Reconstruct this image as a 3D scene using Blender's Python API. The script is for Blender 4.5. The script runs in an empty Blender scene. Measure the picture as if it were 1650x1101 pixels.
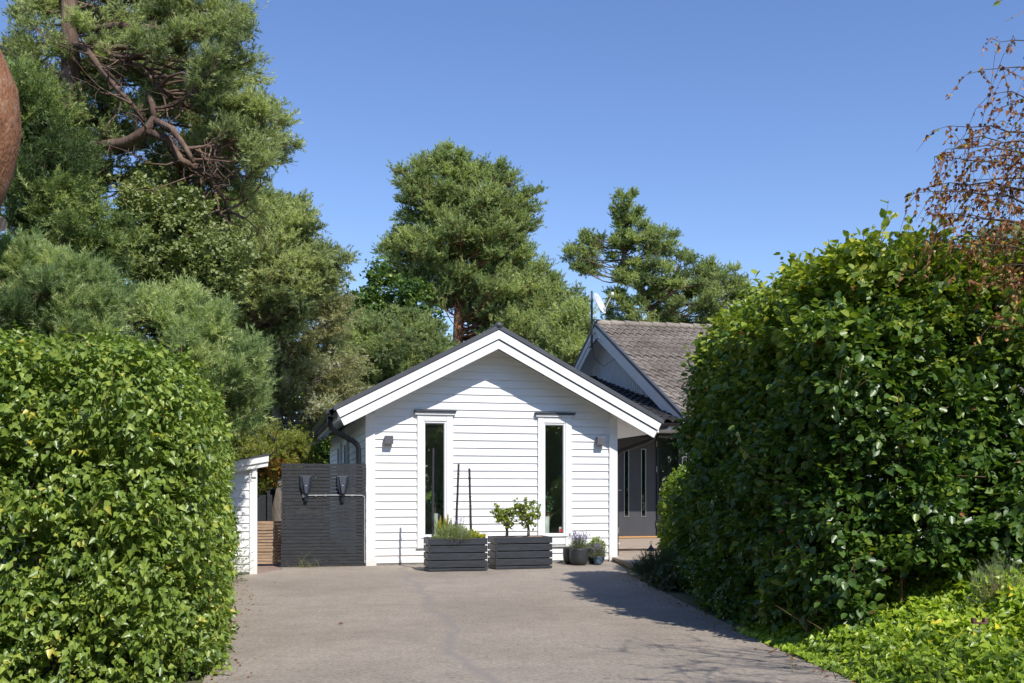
import bpy, math, random
import numpy as np
from mathutils import Vector, Matrix

random.seed(7); RNG = np.random.default_rng(11)
SC = bpy.context.scene
COL = SC.collection
PI = math.pi
# ---------------------------------------------------------------- frames
F, CX, HY, EYE = 1650.0, 825.0, 790.0, 1.18
YAW = math.atan(400 / 1650)
CA, SA = math.cos(YAW), math.sin(YAW)
P0 = (-.22, 16.5)                      # ground point under the garage ridge, on the facade

def at(px, py, Y):                     # world point on a photo ray at depth Y
    return Vector(((px - CX) / F * Y, Y, EYE + (HY - py) / F * Y))
def L2W(x, y, z=0.0):                  # facade frame -> world
    return Vector((P0[0] + x * CA - y * SA, P0[1] + x * SA + y * CA, z))
def nrm(v):
    return v / np.maximum(np.linalg.norm(v, axis=-1, keepdims=True), 1e-9)

# ---------------------------------------------------------------- materials
def newmat(name):
    m = bpy.data.materials.new(name); m.use_nodes = True
    nt = m.node_tree; nt.nodes.clear()
    out = nt.nodes.new('ShaderNodeOutputMaterial')
    return m, nt, out
def N(nt, t, **kw):
    n = nt.nodes.new(t)
    for k, v in kw.items():
        if k in n.inputs: n.inputs[k].default_value = v
        else: setattr(n, k, v)
    return n
def ramp(nt, stops):
    r = nt.nodes.new('ShaderNodeValToRGB')
    e = r.color_ramp.elements
    e[0].position, e[0].color = stops[0][0], (*stops[0][1], 1)
    e[1].position, e[1].color = stops[-1][0], (*stops[-1][1], 1)
    for p, c in stops[1:-1]:
        x = e.new(p); x.color = (*c, 1)
    return r
def solid(name, c, rough=.5, var=.12, scale=6., bump=.0, bscale=60., metal=0., spec=.5, stretch=(1, 1, 1), coat=0.):
    m, nt, out = newmat(name); L = nt.links
    b = N(nt, 'ShaderNodeBsdfPrincipled', Roughness=rough, Metallic=metal)
    b.inputs['Specular IOR Level'].default_value = spec
    b.inputs['Coat Weight'].default_value = coat
    tc = N(nt, 'ShaderNodeTexCoord'); mp = N(nt, 'ShaderNodeMapping'); mp.inputs['Scale'].default_value = stretch
    L.new(tc.outputs['Object'], mp.inputs['Vector'])
    n = N(nt, 'ShaderNodeTexNoise', Scale=scale, Detail=6., Roughness=.6)
    L.new(mp.outputs[0], n.inputs['Vector'])
    lo = tuple(max(0, x * (1 - var * 2)) for x in c); hi = tuple(min(1, x * (1 + var)) for x in c)
    r = ramp(nt, [(.25, lo), (.55, c), (.8, hi)])
    L.new(n.outputs['Fac'], r.inputs[0]); L.new(r.outputs[0], b.inputs['Base Color'])
    if bump:
        n2 = N(nt, 'ShaderNodeTexNoise', Scale=bscale, Detail=4.)
        L.new(mp.outputs[0], n2.inputs['Vector'])
        bp = N(nt, 'ShaderNodeBump', Strength=bump, Distance=.01)
        L.new(n2.outputs['Fac'], bp.inputs['Height']); L.new(bp.outputs[0], b.inputs['Normal'])
    L.new(b.outputs[0], out.inputs[0])
    return m
def leafmat(name, stops, trans=.35, rough=.42, tmul=(1.15, 1.25, .55), spec=.5, gain=(1, 1, 1)):
    """leaf colour picked by the per-leaf 'tone' attribute; diffuse + translucent + gloss"""
    m, nt, out = newmat(name); L = nt.links
    a = N(nt, 'ShaderNodeAttribute', attribute_name='tone')
    r = ramp(nt, [(p, tuple(min(.75, x * g) for x, g in zip(c, gain))) for p, c in stops]); L.new(a.outputs['Fac'], r.inputs[0])
    b = N(nt, 'ShaderNodeBsdfPrincipled', Roughness=rough); b.inputs['Specular IOR Level'].default_value = spec
    L.new(r.outputs[0], b.inputs['Base Color'])
    mu = N(nt, 'ShaderNodeMix', data_type='RGBA', blend_type='MULTIPLY'); mu.inputs[0].default_value = 1
    L.new(r.outputs[0], mu.inputs[6]); mu.inputs[7].default_value = (*tmul, 1)
    t = N(nt, 'ShaderNodeBsdfTranslucent'); L.new(mu.outputs[2], t.inputs[0])
    mx = N(nt, 'ShaderNodeMixShader'); mx.inputs[0].default_value = trans
    L.new(b.outputs[0], mx.inputs[1]); L.new(t.outputs[0], mx.inputs[2]); L.new(mx.outputs[0], out.inputs[0])
    return m
def barkmat(name, c1, c2, c3, scale=7., stretch=(1, 1, .25)):
    m, nt, out = newmat(name); L = nt.links
    b = N(nt, 'ShaderNodeBsdfPrincipled', Roughness=.9)
    tc = N(nt, 'ShaderNodeTexCoord'); mp = N(nt, 'ShaderNodeMapping'); mp.inputs['Scale'].default_value = stretch
    L.new(tc.outputs['Object'], mp.inputs[0])
    n = N(nt, 'ShaderNodeTexNoise', Scale=scale, Detail=8., Roughness=.7); L.new(mp.outputs[0], n.inputs['Vector'])
    v = N(nt, 'ShaderNodeTexVoronoi', Scale=scale * 2.2, feature='DISTANCE_TO_EDGE'); L.new(mp.outputs[0], v.inputs['Vector'])
    r = ramp(nt, [(.3, c1), (.5, c2), (.7, c3)]); L.new(n.outputs['Fac'], r.inputs[0])
    L.new(r.outputs[0], b.inputs['Base Color'])
    ad = N(nt, 'ShaderNodeMath', operation='ADD'); L.new(n.outputs['Fac'], ad.inputs[0]); L.new(v.outputs[0], ad.inputs[1])
    bp = N(nt, 'ShaderNodeBump', Strength=.7, Distance=.022); L.new(ad.outputs[0], bp.inputs['Height'])
    L.new(bp.outputs[0], b.inputs['Normal']); L.new(b.outputs[0], out.inputs[0])
    return m
def whitewood(name='white_painted_wood', c=(.80, .80, .785), stretch=(1.2, 8, 14)):
    m, nt, out = newmat(name); L = nt.links
    b = N(nt, 'ShaderNodeBsdfPrincipled', Roughness=.55)
    tc = N(nt, 'ShaderNodeTexCoord'); mp = N(nt, 'ShaderNodeMapping'); mp.inputs['Scale'].default_value = stretch
    L.new(tc.outputs['Object'], mp.inputs[0])
    n = N(nt, 'ShaderNodeTexNoise', Scale=1.6, Detail=7., Roughness=.65); L.new(mp.outputs[0], n.inputs['Vector'])
    r = ramp(nt, [(.2, tuple(x * .88 for x in c)), (.5, c), (.8, tuple(min(1, x * 1.03) for x in c))])
    L.new(n.outputs['Fac'], r.inputs[0])
    n3 = N(nt, 'ShaderNodeTexNoise', Scale=9., Detail=5., Roughness=.7); L.new(tc.outputs['Object'], n3.inputs['Vector'])
    r3 = ramp(nt, [(.60, (0, 0, 0)), (.78, (1, 1, 1))]); L.new(n3.outputs['Fac'], r3.inputs[0])
    mx = N(nt, 'ShaderNodeMix', data_type='RGBA'); mf = N(nt, 'ShaderNodeMath', operation='MULTIPLY'); mf.inputs[1].default_value = .28
    L.new(r3.outputs[0], mf.inputs[0]); L.new(mf.outputs[0], mx.inputs[0]); L.new(r.outputs[0], mx.inputs[6])
    mx.inputs[7].default_value = (.55, .54, .5, 1)
    sp = N(nt, 'ShaderNodeSeparateXYZ'); L.new(tc.outputs['Object'], sp.inputs[0])
    dz = N(nt, 'ShaderNodeMapRange'); dz.inputs['From Min'].default_value = .34; dz.inputs['From Max'].default_value = .0; L.new(sp.outputs['Z'], dz.inputs['Value'])
    dn = N(nt, 'ShaderNodeMath', operation='MULTIPLY'); L.new(dz.outputs[0], dn.inputs[0]); L.new(n3.outputs['Fac'], dn.inputs[1])
    d2 = N(nt, 'ShaderNodeMath', operation='MULTIPLY'); d2.inputs[1].default_value = .8; L.new(dn.outputs[0], d2.inputs[0])
    md = N(nt, 'ShaderNodeMix', data_type='RGBA'); L.new(d2.outputs[0], md.inputs[0]); L.new(mx.outputs[2], md.inputs[6]); md.inputs[7].default_value = (.50, .46, .39, 1)
    L.new(md.outputs[2], b.inputs['Base Color'])
    n2 = N(nt, 'ShaderNodeTexNoise', Scale=5., Detail=5., Roughness=.7); L.new(mp.outputs[0], n2.inputs['Vector'])
    bp = N(nt, 'ShaderNodeBump', Strength=.25, Distance=.006); L.new(n2.outputs['Fac'], bp.inputs['Height'])
    L.new(bp.outputs[0], b.inputs['Normal']); L.new(b.outputs[0], out.inputs[0])
    return m
def glassmat(name='window_glass'):
    m, nt, out = newmat(name); L = nt.links
    g = N(nt, 'ShaderNodeBsdfGlossy', Roughness=.01); t = N(nt, 'ShaderNodeBsdfTransparent'); t.inputs[0].default_value = (.88, .92, .90, 1)
    fr = N(nt, 'ShaderNodeLayerWeight', Blend=.5); pw = N(nt, 'ShaderNodeMath', operation='POWER'); pw.inputs[1].default_value = 5.
    L.new(fr.outputs['Facing'], pw.inputs[0]); mu = N(nt, 'ShaderNodeMath', operation='MULTIPLY_ADD'); mu.inputs[1].default_value = .85; mu.inputs[2].default_value = .11
    L.new(pw.outputs[0], mu.inputs[0])
    mx = N(nt, 'ShaderNodeMixShader'); L.new(mu.outputs[0], mx.inputs[0]); L.new(t.outputs[0], mx.inputs[1]); L.new(g.outputs[0], mx.inputs[2])
    L.new(mx.outputs[0], out.inputs[0]); return m

M = {}
M['white'] = whitewood()
M['white2'] = whitewood('white_painted_plank', (.80, .80, .785), (8, 8, 1.2))
M['greywhite'] = whitewood('grey_white_wood', (.66, .67, .68), (8, 8, 1.5))  # greyer white for gable wall, bargeboards and soffits
M['cap'] = solid('dark_roof_metal', (.075, .08, .09), .45, .15, 3, .1)
M['black'] = solid('black_metal', (.012, .012, .014), .38, .2, 9, .05)
M['frame'] = solid('grey_window_metal', (.30, .31, .32), .4, .05, 5)
M['glass'] = glassmat()
M['slat'] = solid('black_stained_wood', (.022, .024, .028), .6, .45, 5, .5, 40, stretch=(1, 6, 10))
M['planter'] = solid('anthracite_painted_wood', (.028, .033, .042), .5, .3, 6, .3, 40, stretch=(1, 6, 8))
M['soil'] = solid('potting_soil', (.10, .065, .045), .95, .4, 30, .9, 80)
M['mulch'] = solid('bark_mulch', (.28, .19, .14), .95, .45, 60, 1., 90)
M['rawwood'] = solid('raw_timber', (.40, .27, .17), .75, .3, 5, .4, 40, stretch=(1, 5, 12))
M['deck'] = solid('weathered_deck_wood', (.40, .32, .245), .8, .25, 4, .4, 50, stretch=(1, 8, 8))
M['door'] = solid('charcoal_door_paint', (.055, .056, .062), .5, .08, 4, .05)
M['pot'] = solid('charcoal_glazed_clay', (.030, .032, .036), .55, .25, 12, .15)
M['blueglaze'] = solid('blue_glazed_clay', (.07, .12, .17), .3, .7, 25, .1)
M['steel'] = solid('brushed_steel', (.6, .6, .58), .3, .05, 5, metal=.9)
M['rust'] = solid('rusty_metal', (.20, .10, .075), .8, .4, 30, .5)
M['plastic'] = solid('dark_blue_grey_plastic', (.022, .026, .036), .32, .1, 9)
M['plastic2'] = solid('grey_blue_plastic_face', (.030, .035, .050), .35, .1, 9)
M['pipe'] = solid('galvanised_conduit', (.42, .43, .44), .45, .15, 9, metal=.3)
M['dish'] = solid('pale_grey_dish_paint', (.62, .62, .60), .5, .08, 6)
M['ceramic'] = solid('white_ceramic', (.75, .76, .72), .4, .03, 5)
M['inner'] = solid('interior_plaster', (.68, .70, .66), .8, .05, 3)
M['stone'] = solid('grey_stone', (.25, .24, .22), .9, .2, 9, .5)
M['red'] = solid('red_sticker', (.6, .03, .03), .5, .05)
M['whites'] = solid('white_sticker', (.8, .8, .8), .5, .02)
M['threshold'] = solid('oiled_oak', (.55, .30, .12), .5, .15, 8)
M['lampm'] = solid('lamp_grey_metal', (.10, .10, .115), .45, .05)
M['wcherry'] = solid('galvanised_lantern', (.02, .02, .02), .6, .2)

# ---------------------------------------------------------------- mesh builder
class MB:
    def __init__(s): s.v, s.f = [], []
    def add(s, vs, fs):
        o = len(s.v); s.v += [tuple(v) for v in vs]; s.f += [tuple(i + o for i in f) for f in fs]; return s
    def hexa(s, p):            # 8 points: bottom ring 0-3, top ring 4-7
        return s.add(p, [(3, 2, 1, 0), (4, 5, 6, 7), (0, 1, 5, 4), (1, 2, 6, 5), (2, 3, 7, 6), (3, 0, 4, 7)])
    def box(s, x0, x1, y0, y1, z0, z1):
        return s.hexa([(x0, y0, z0), (x1, y0, z0), (x1, y1, z0), (x0, y1, z0), (x0, y0, z1), (x1, y0, z1), (x1, y1, z1), (x0, y1, z1)])
    def prism(s, poly, y0, y1):   # polygon in x,z (counter-clockwise seen from -y), along y
        n = len(poly)
        vs = [(x, y0, z) for x, z in poly] + [(x, y1, z) for x, z in poly]
        return s.add(vs, [tuple(range(n)), tuple(reversed(range(n, 2 * n)))] + [(i, i + n, (i + 1) % n + n, (i + 1) % n) for i in range(n)])
    def slab(s, poly, z0, z1):    # polygon in x,y (counter-clockwise from above)
        n = len(poly)
        vs = [(x, y, z0) for x, y in poly] + [(x, y, z1) for x, y in poly]
        return s.add(vs, [tuple(reversed(range(n))), tuple(range(n, 2 * n))] + [(i, (i + 1) % n, (i + 1) % n + n, i + n) for i in range(n)])
    def tube(s, pts, rad, k=8, cap=True):
        pts = [Vector(p) for p in pts]
        if not hasattr(rad, '__len__'): rad = [rad] * len(pts)
        o = len(s.v); up = Vector((.13, .27, .95)); n = len(pts)
        t0 = (pts[1] - pts[0]).normalized(); u = t0.cross(up)
        if u.length < .15: u = t0.cross(Vector((1, .2, 0)))
        u.normalize()
        for i, p in enumerate(pts):
            t = (pts[min(i + 1, n - 1)] - pts[max(i - 1, 0)]).normalized()
            u = (u - t * u.dot(t)).normalized(); w = t.cross(u)
            for j in range(k):
                a = 2 * PI * j / k
                s.v.append(tuple(p + (u * math.cos(a) + w * math.sin(a)) * rad[i]))
        for i in range(n - 1):
            for j in range(k):
                j2 = (j + 1) % k
                s.f.append((o + i * k + j, o + i * k + j2, o + (i + 1) * k + j2, o + (i + 1) * k + j))
        if cap:
            s.f.append(tuple(o + j for j in reversed(range(k)))); s.f.append(tuple(o + (n - 1) * k + j for j in range(k)))
        return s
    def lathe(s, prof, c=(0, 0, 0), k=28, a0=0, a1=2 * PI):   # prof: (r,z)
        o = len(s.v); n = len(prof)
        for r, z in prof:
            for j in range(k):
                a = 2 * PI * j / k
                s.v.append((c[0] + max(r, 1e-4) * math.cos(a), c[1] + max(r, 1e-4) * math.sin(a), c[2] + z))
        for i in range(n - 1):
            for j in range(k):
                j2 = (j + 1) % k
                s.f.append((o + i * k + j, o + i * k + j2, o + (i + 1) * k + j2, o + (i + 1) * k + j))
        return s
    def build(s, name, mat, parent=None, loc=None, bevel=0., smooth=False, mtx=None):
        me = bpy.data.meshes.new(name); me.from_pydata(s.v, [], s.f); me.update()
        if mtx is not None: me.transform(mtx)
        me.materials.append(mat)
        if smooth:
            me.polygons.foreach_set('use_smooth', [True] * len(me.polygons))
        o = bpy.data.objects.new(name, me); COL.objects.link(o)
        if loc is not None: o.location = loc
        if parent is not None: o.parent = parent
        if bevel:
            b = o.modifiers.new('bevel', 'BEVEL'); b.width = bevel; b.segments = 2; b.limit_method = 'ANGLE'
        return o

def tag(o, label=None, cat=None, group=None, kind=None):
    if label: o['label'] = label
    if cat: o['category'] = cat
    if group: o['group'] = group
    if kind: o['kind'] = kind
    return o
def thing(name, label, cat, loc=(0, 0, 0), rz=0, group=None):
    o = bpy.data.objects.new(name, None); COL.objects.link(o)
    o.location = loc; o.rotation_euler = (0, 0, rz); o.empty_display_size = .2
    return tag(o, label, cat, group)
def fast_mesh(name, V, FA, tone, mat, parent=None, k=4, loc=None, smooth=False):
    """V (n,3), FA (m,k) int, tone (m,) per face"""
    me = bpy.data.meshes.new(name)
    me.vertices.add(len(V)); me.vertices.foreach_set('co', np.asarray(V, np.float32).ravel())
    m = len(FA)
    me.loops.add(m * k); me.loops.foreach_set('vertex_index', np.asarray(FA, np.int32).ravel())
    me.polygons.add(m); me.polygons.foreach_set('loop_start', np.arange(0, m * k, k, dtype=np.int32))
    me.update(calc_edges=True)
    a = me.attributes.new('tone', 'FLOAT', 'FACE'); a.data.foreach_set('value', np.asarray(tone, np.float32))
    me.materials.append(mat)
    o = bpy.data.objects.new(name, me); COL.objects.link(o)
    if loc is not None: o.location = loc
    if parent is not None: o.parent = parent
    return o

# ---------------------------------------------------------------- foliage geometry
LEAF = {  # half outline: (along, half width) points between base and tip
    'birch': [(.22, .36), (.48, .27)],
    'oval': [(.25, .33), (.62, .34)],
    'round': [(.2, .42), (.65, .40)],
    'blade': [(.3, .07), (.7, .06)],
    'ivy': [(.12, .50), (.50, .30)],
}
def leaf_geo(P, A, Nn, size, kind='oval', fold=.25, curl=.12, tone=None):
    """P base points, A axis (base->tip), Nn rough normals, size (n,)"""
    n = len(P); A = nrm(A); Nn = nrm(Nn - A * np.sum(A * Nn, 1, keepdims=True)); B = np.cross(A, Nn)
    s = np.asarray(size).reshape(-1, 1) * np.ones((n, 1))
    (a1, w1), (a2, w2) = LEAF[kind]
    tip = P + A * s - Nn * s * curl
    def side(a, w, sg): return P + A * s * a + B * s * w * sg + Nn * s * w * fold
    mid1 = side(a1, w1, 1); mid2 = side(a2, w2, 1) - Nn * s * curl * .3
    m1 = side(a1, w1, -1); m2 = side(a2, w2, -1) - Nn * s * curl * .3
    V = np.stack([P, mid1, mid2, tip, m2, m1], 1).reshape(-1, 3)
    b = (np.arange(n) * 6)[:, None]
    FA = np.concatenate([b + np.array([[0, 3, 2, 1]]), b + np.array([[0, 5, 4, 3]])], 1).reshape(-1, 4)
    T = np.repeat(tone if tone is not None else RNG.random(n), 2)
    return V, FA, T
def needle_geo(P, D, L, nlen, n=14, w=.006, tone=None, spread=.85):
    """bottle-brush pine shoots: P base (m,3), D dir, L shoot length (m,)"""
    m = len(P); D = nrm(D)
    t = RNG.random((m, n, 1)) ** .8
    base = P[:, None] + D[:, None] * t * np.asarray(L).reshape(-1, 1, 1)
    rad = RNG.normal(size=(m, n, 3)); rad -= D[:, None] * np.sum(rad * D[:, None], 2, keepdims=True); rad = nrm(rad)
    dirs = nrm(D[:, None] * (.35 + .9 * t) + rad * spread)
    ln = np.asarray(nlen).reshape(-1, 1, 1) * (.7 + .5 * RNG.random((m, n, 1))) * np.ones((m, n, 1))
    side = nrm(np.cross(dirs, RNG.normal(size=(m, n, 3)))) * w * .5
    tip = base + dirs * ln
    V = np.stack([base - side, base + side, tip], 2).reshape(-1, 3)
    FA = np.arange(m * n * 3).reshape(-1, 3)
    tn = tone if tone is not None else RNG.random(m)
    T = np.clip(np.repeat(tn, n) + RNG.normal(size=m * n) * .06, 0, 1)
    return V, FA, T
def merge(parts):
    V, FA, T, o = [], [], [], 0
    for v, f, t in parts:
        V.append(v); FA.append(f + o); T.append(t); o += len(v)
    return np.concatenate(V), np.concatenate(FA), np.concatenate(T)
def lump(P, f=1.0, seed=0):            # smooth pseudo noise in -1..1
    r = np.random.default_rng(seed); s = np.zeros(len(P))
    for i in range(7):
        k = r.normal(size=3) * f * (1 + .5 * i); s += np.sin(P @ k + r.random() * 7) / (1 + .35 * i)
    return s / 3.0

# hedges: points sampled in a rounded, battered volume over a plan polygon
def poly_sd(P, poly):
    poly = np.asarray(poly, float); x = P[:, 0]; y = P[:, 1]
    d = np.full(len(P), 1e9); ins = np.zeros(len(P), bool)
    for i in range(len(poly)):
        a = poly[i]; b = poly[(i + 1) % len(poly)]; e = b - a
        t = np.clip(((x - a[0]) * e[0] + (y - a[1]) * e[1]) / (e @ e), 0, 1)
        d = np.minimum(d, np.hypot(x - a[0] - t * e[0], y - a[1] - t * e[1]))
        c = ((a[1] > y) != (b[1] > y)) & (x < (b[0] - a[0]) * (y - a[1]) / (b[1] - a[1] + 1e-12) + a[0])
        ins ^= c
    return np.where(ins, -d, d)
def hedge_sdf(P, poly, htop, r, batter, amp, seed, z0=0.):
    d2 = poly_sd(P, poly) + batter * np.maximum(P[:, 2] - z0 - .8, 0)
    h = htop(P) if callable(htop) else htop
    q1 = d2 + r; q2 = P[:, 2] - (h - r)
    s = np.hypot(np.maximum(q1, 0), np.maximum(q2, 0)) + np.minimum(np.maximum(q1, q2), 0) - r
    return s + amp * lump(P, 2.6, seed) + amp * .6 * lump(P, 7., seed + 5)
def hedge_points(n, poly, htop, r=.4, batter=.05, amp=.06, seed=1, depth=.3, zmin=.0, keep=None, clump=0., cf=9.):
    poly = np.asarray(poly); lo = poly.min(0) - .3; hi = poly.max(0) + .3
    hm = 3.9; out = []; nn = []; got = 0
    while got < n:
        C = np.column_stack([RNG.uniform(lo[0], hi[0], 200000), RNG.uniform(lo[1], hi[1], 200000), RNG.uniform(zmin, hm, 200000)])
        if keep is not None: C = C[keep(C)]
        s = hedge_sdf(C, poly, htop, r, batter, amp, seed)
        pr = np.where(s > 0, 0, np.exp(s / (depth * .45)))
        ok = (s <= 0) & (s > -depth) & (RNG.random(len(C)) < pr)
        C = C[ok]
        if clump: C = C[RNG.random(len(C)) < np.clip(.55 + clump * lump(C * np.array([1, 1, 1.7]), cf, seed + 9), .04, 1)]
        e = 1e-2; g = np.stack([hedge_sdf(C + np.eye(3)[i] * e, poly, htop, r, batter, amp, seed) - hedge_sdf(C - np.eye(3)[i] * e, poly, htop, r, batter, amp, seed) for i in range(3)], 1)
        out.append(C); nn.append(nrm(g)); got += len(C)
    return np.concatenate(out)[:n], np.concatenate(nn)[:n]
def sprays(P, Nn, per, L, size, kind, up=.3, droop=.0, lay=.6, tone=None, fold=.25, curl=.15, tonevar=.22, jit=.35):
    """leafy shoots: each point carries `per` leaves alternating along a shoot"""
    m = len(P)
    D = nrm(Nn + np.array([0, 0, up]) + RNG.normal(size=(m, 3)) * .55)
    B = nrm(np.cross(D, np.array([0, 0, 1.]) + RNG.normal(size=(m, 3)) * .3))
    U = np.cross(B, D); U *= np.sign(U[:, 2:3] + 1e-6)
    t = np.linspace(.05, 1, per); parts = []
    tn = tone if tone is not None else np.clip(.45 + RNG.normal(size=m) * tonevar, 0, 1)
    for i, ti in enumerate(t):
        sg = 1 if i % 2 else -1
        base = P + D * L * (ti - .6) + RNG.normal(size=(m, 3)) * size * .12
        A = nrm(D * (.35 + .5 * ti) + B * sg * (.85 - .5 * ti) + RNG.normal(size=(m, 3)) * .25 + np.array([0, 0, -droop]))
        Nl = nrm(U * lay + Nn * (1 - lay) + RNG.normal(size=(m, 3)) * jit)
        sz = size * (.5 + .75 * RNG.random(m)) * (1 - .15 * ti)
        parts.append(leaf_geo(base, A, Nl, sz, kind, fold, curl, np.clip(tn + RNG.normal(size=m) * .09, 0, 1)))
    return merge(parts), D, B
def twigs(mb, P, D, L, r=.003, k=3):
    for p, d in zip(P, D):
        p = Vector(p); d = Vector(d)
        mb.tube([p - d * L * .6, p, p + d * L * .45], [r, r * .8, r * .4], k, cap=False)

# trees ---------------------------------------------------------------
def curve_pts(a, b, n=6, sag=0., wob=.05):
    a = Vector(a); b = Vector(b); L = (b - a).length; out = []
    w1 = Vector((random.gauss(0, 1), random.gauss(0, 1), random.gauss(0, 1))) * L * wob
    w2 = Vector((random.gauss(0, 1), random.gauss(0, 1), random.gauss(0, 1))) * L * wob
    for i in range(n + 1):
        t = i / n
        p = a.lerp(b, t) + w1 * math.sin(PI * t) + w2 * math.sin(2 * PI * t) * .6 + Vector((0, 0, -sag * L * math.sin(PI * t)))
        out.append(p)
    return out
def pads_from_outline(poly_px, Y, n, size, depth, flat=.55, seed=0, inset=.55, yb=0., gap=.40):
    """foliage pads filling the crown: outline gives the crown's real width and height at its own distance"""
    r = np.random.default_rng(seed); poly = np.array([[(x - CX) / F * Y, EYE + (HY - y) / F * Y] for x, y in poly_px])
    lo, hi = poly.min(0), poly.max(0); pts = []; tries = 0; AP = np.zeros((n + 2, 3)); AS = np.zeros(n + 2)
    while len(pts) < n and tries < 40:
        tries += 1
        C = np.column_stack([r.uniform(lo[0], hi[0], 400), r.uniform(lo[1], hi[1], 400)])
        d = -poly_sd(C, poly)
        sz = size * r.uniform(.5, 1.3, 400)
        ok = (d > sz * inset * np.where(r.random(400) < .25, .35, 1)) if inset > 0 else (d > sz * inset)
        for c, s, dd in zip(C[ok], sz[ok], d[ok]):
            yy = r.uniform(-1, 1) * min(depth, .5 * s + dd * 1.1) + yb
            p = np.array([c[0] * (1 + yy / Y), Y + yy, EYE + (c[1] - EYE) * (1 + yy / Y)])
            if not pts or (np.linalg.norm((AP[:len(pts)] - p) / np.array([1, 1, flat]), axis=1) > gap * (AS[:len(pts)] + s)).all():
                AP[len(pts)] = p; AS[len(pts)] = s; pts.append((p, s))
                if len(pts) >= n: break
    return pts
def edged(poly, Y, n, size, depth, ne=40, es=.28, **kw):
    """crown pads plus small tufts that reach out to the ragged outline"""
    a = pads_from_outline(poly, Y, n, size, depth, **kw); kw = dict(kw); kw['inset'] = -.25; kw['gap'] = .75; kw['seed'] = kw.get('seed', 0) + 500
    full = pads_from_outline(poly, Y, ne * 9, es, depth * .5, **kw)
    P2 = np.array([[(x - CX) / F * Y, EYE + (HY - y) / F * Y] for x, y in poly])
    full = [(p, s) for p, s in full if -poly_sd(np.array([[p[0] * Y / p[1], EYE + (p[2] - EYE) * Y / p[1]]]), P2)[0] < es * 1.3]
    return a + full[:ne]
def nearest_on(path, p, drop):
    best = None
    for q in path:
        c = abs(q.z - (p[2] - drop)) + .25 * (q - Vector(p)).length
        if best is None or c < best[0]: best = (c, q)
    return best[1]
def resample(path, k=8):
    out = []
    for a, b in zip(path[:-1], path[1:]):
        for i in range(k): out.append(Vector(a).lerp(Vector(b), i / k))
    out.append(Vector(path[-1])); return out
def pine(name, label, trunk, trad, pads, mneedle, mbark, flat=.55, nsub=26, shoots=7, slen=.13, nlen=.055, nn=14, w=.007, drop=.5,
         tone_mu=.5, tone_sd=.18, group=None, extra_limbs=(), limb_r=.035, droop=0., leaf=None, cat='tree', origin=None, crown_name='crown', min_trunk=0.03, twigr=.007, upb=.35, tangle=0):
    base = Vector(trunk[0]) if origin is None else Vector(origin)
    root = thing(name, label, cat, base, 0, group)
    tb = MB(); tb.tube([Vector(p) - base for p in trunk], trad, 12, cap=True)
    tb.build('trunk', mbark, root, smooth=True)
    path = resample(trunk); lb = MB(); s_ref = float(np.median([s for _, s in pads]))
    for pts, rr in extra_limbs:
        lb.tube([Vector(p) - base for p in pts], rr, 8); path_e = resample(pts, 5); path += path_e
    lpath = path[len(resample(trunk)):]
    for _ in range(tangle):
        q = random.choice(lpath); L_ = random.uniform(.35, 1.15); e = q + Vector((random.gauss(.25, .7), random.gauss(-.2, .5), random.gauss(-.1, .6))).normalized() * L_
        cp = curve_pts(q, e, 5, wob=.12); lb.tube([p - base for p in cp], [.016, .013, .010, .008, .005, .003], 5, cap=False)
        for _ in range(3):
            q2 = random.choice(cp[2:]); e2 = q2 + Vector((random.gauss(.1, .7), random.gauss(0, .5), random.gauss(0, .6))).normalized() * random.uniform(.15, .45); lb.tube([p - base for p in curve_pts(q2, e2, 3, wob=.12)], [.006, .005, .003, .002], 4, cap=False)
    SP, SD, SL, ST = [], [], [], []
    for c, s in pads:
        cv = Vector(c); st = nearest_on(path, c, drop * s * 2)
        d = (cv - st).length
        lp = curve_pts(st, cv, 6, sag=.08, wob=.05)
        r0 = min(limb_r, .008 + .012 * d)
        lb.tube([p - base for p in lp], [r0 * (1 - .75 * i / 6) for i in range(7)], 5, cap=False)
        padtone = random.gauss(tone_mu, tone_sd)
        for _ in range(max(6, int(nsub * min(1, s / s_ref)))):
            u = Vector((random.gauss(0, 1), random.gauss(0, 1), random.gauss(0, 1))).normalized()
            rr = s * (random.random() ** .45)
            e = cv + Vector((u.x * rr, u.y * rr, (u.z * .85 + .25) * rr * flat - droop * rr * .4))
            b0 = lp[random.choice((3, 4, 5, 6))]
            sp = curve_pts(b0, e, 3, sag=.0, wob=.07)
            lb.tube([p - base for p in sp], [twigr, twigr * .8, twigr * .6, twigr * .35], 3, cap=False)
            dd = (sp[3] - sp[1]).normalized()
            for q in range(shoots):
                t = random.uniform(.35, 1.0); i = min(int(t * 3), 2); p = sp[i].lerp(sp[i + 1], t * 3 - i)
                v = dd * .5 + Vector((random.gauss(0, .55), random.gauss(0, .55), random.gauss(upb - droop, .4)))
                SP.append(p - base); SD.append(v); SL.append(slen * random.uniform(.6, 1.3)); ST.append(padtone + random.gauss(0, .19))
    lb.build('branches', mbark, root, smooth=True)
    SP = np.array(SP); SD = nrm(np.array(SD)); SL = np.array(SL); ST = np.clip(np.array(ST), 0, 1)
    if leaf is None:
        V, FA, T = needle_geo(SP, SD, SL, np.full(len(SP), nlen), nn, w * 1.45, ST); k = 3
    else:
        lk, lsize, per = leaf
        (V, FA, T), _, _ = sprays(SP, SD, per, slen, lsize, lk, up=.2, droop=.35, lay=.5, tone=ST); k = 4
    fast_mesh(crown_name, V, FA, T, mneedle, root, k)
    return root
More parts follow.
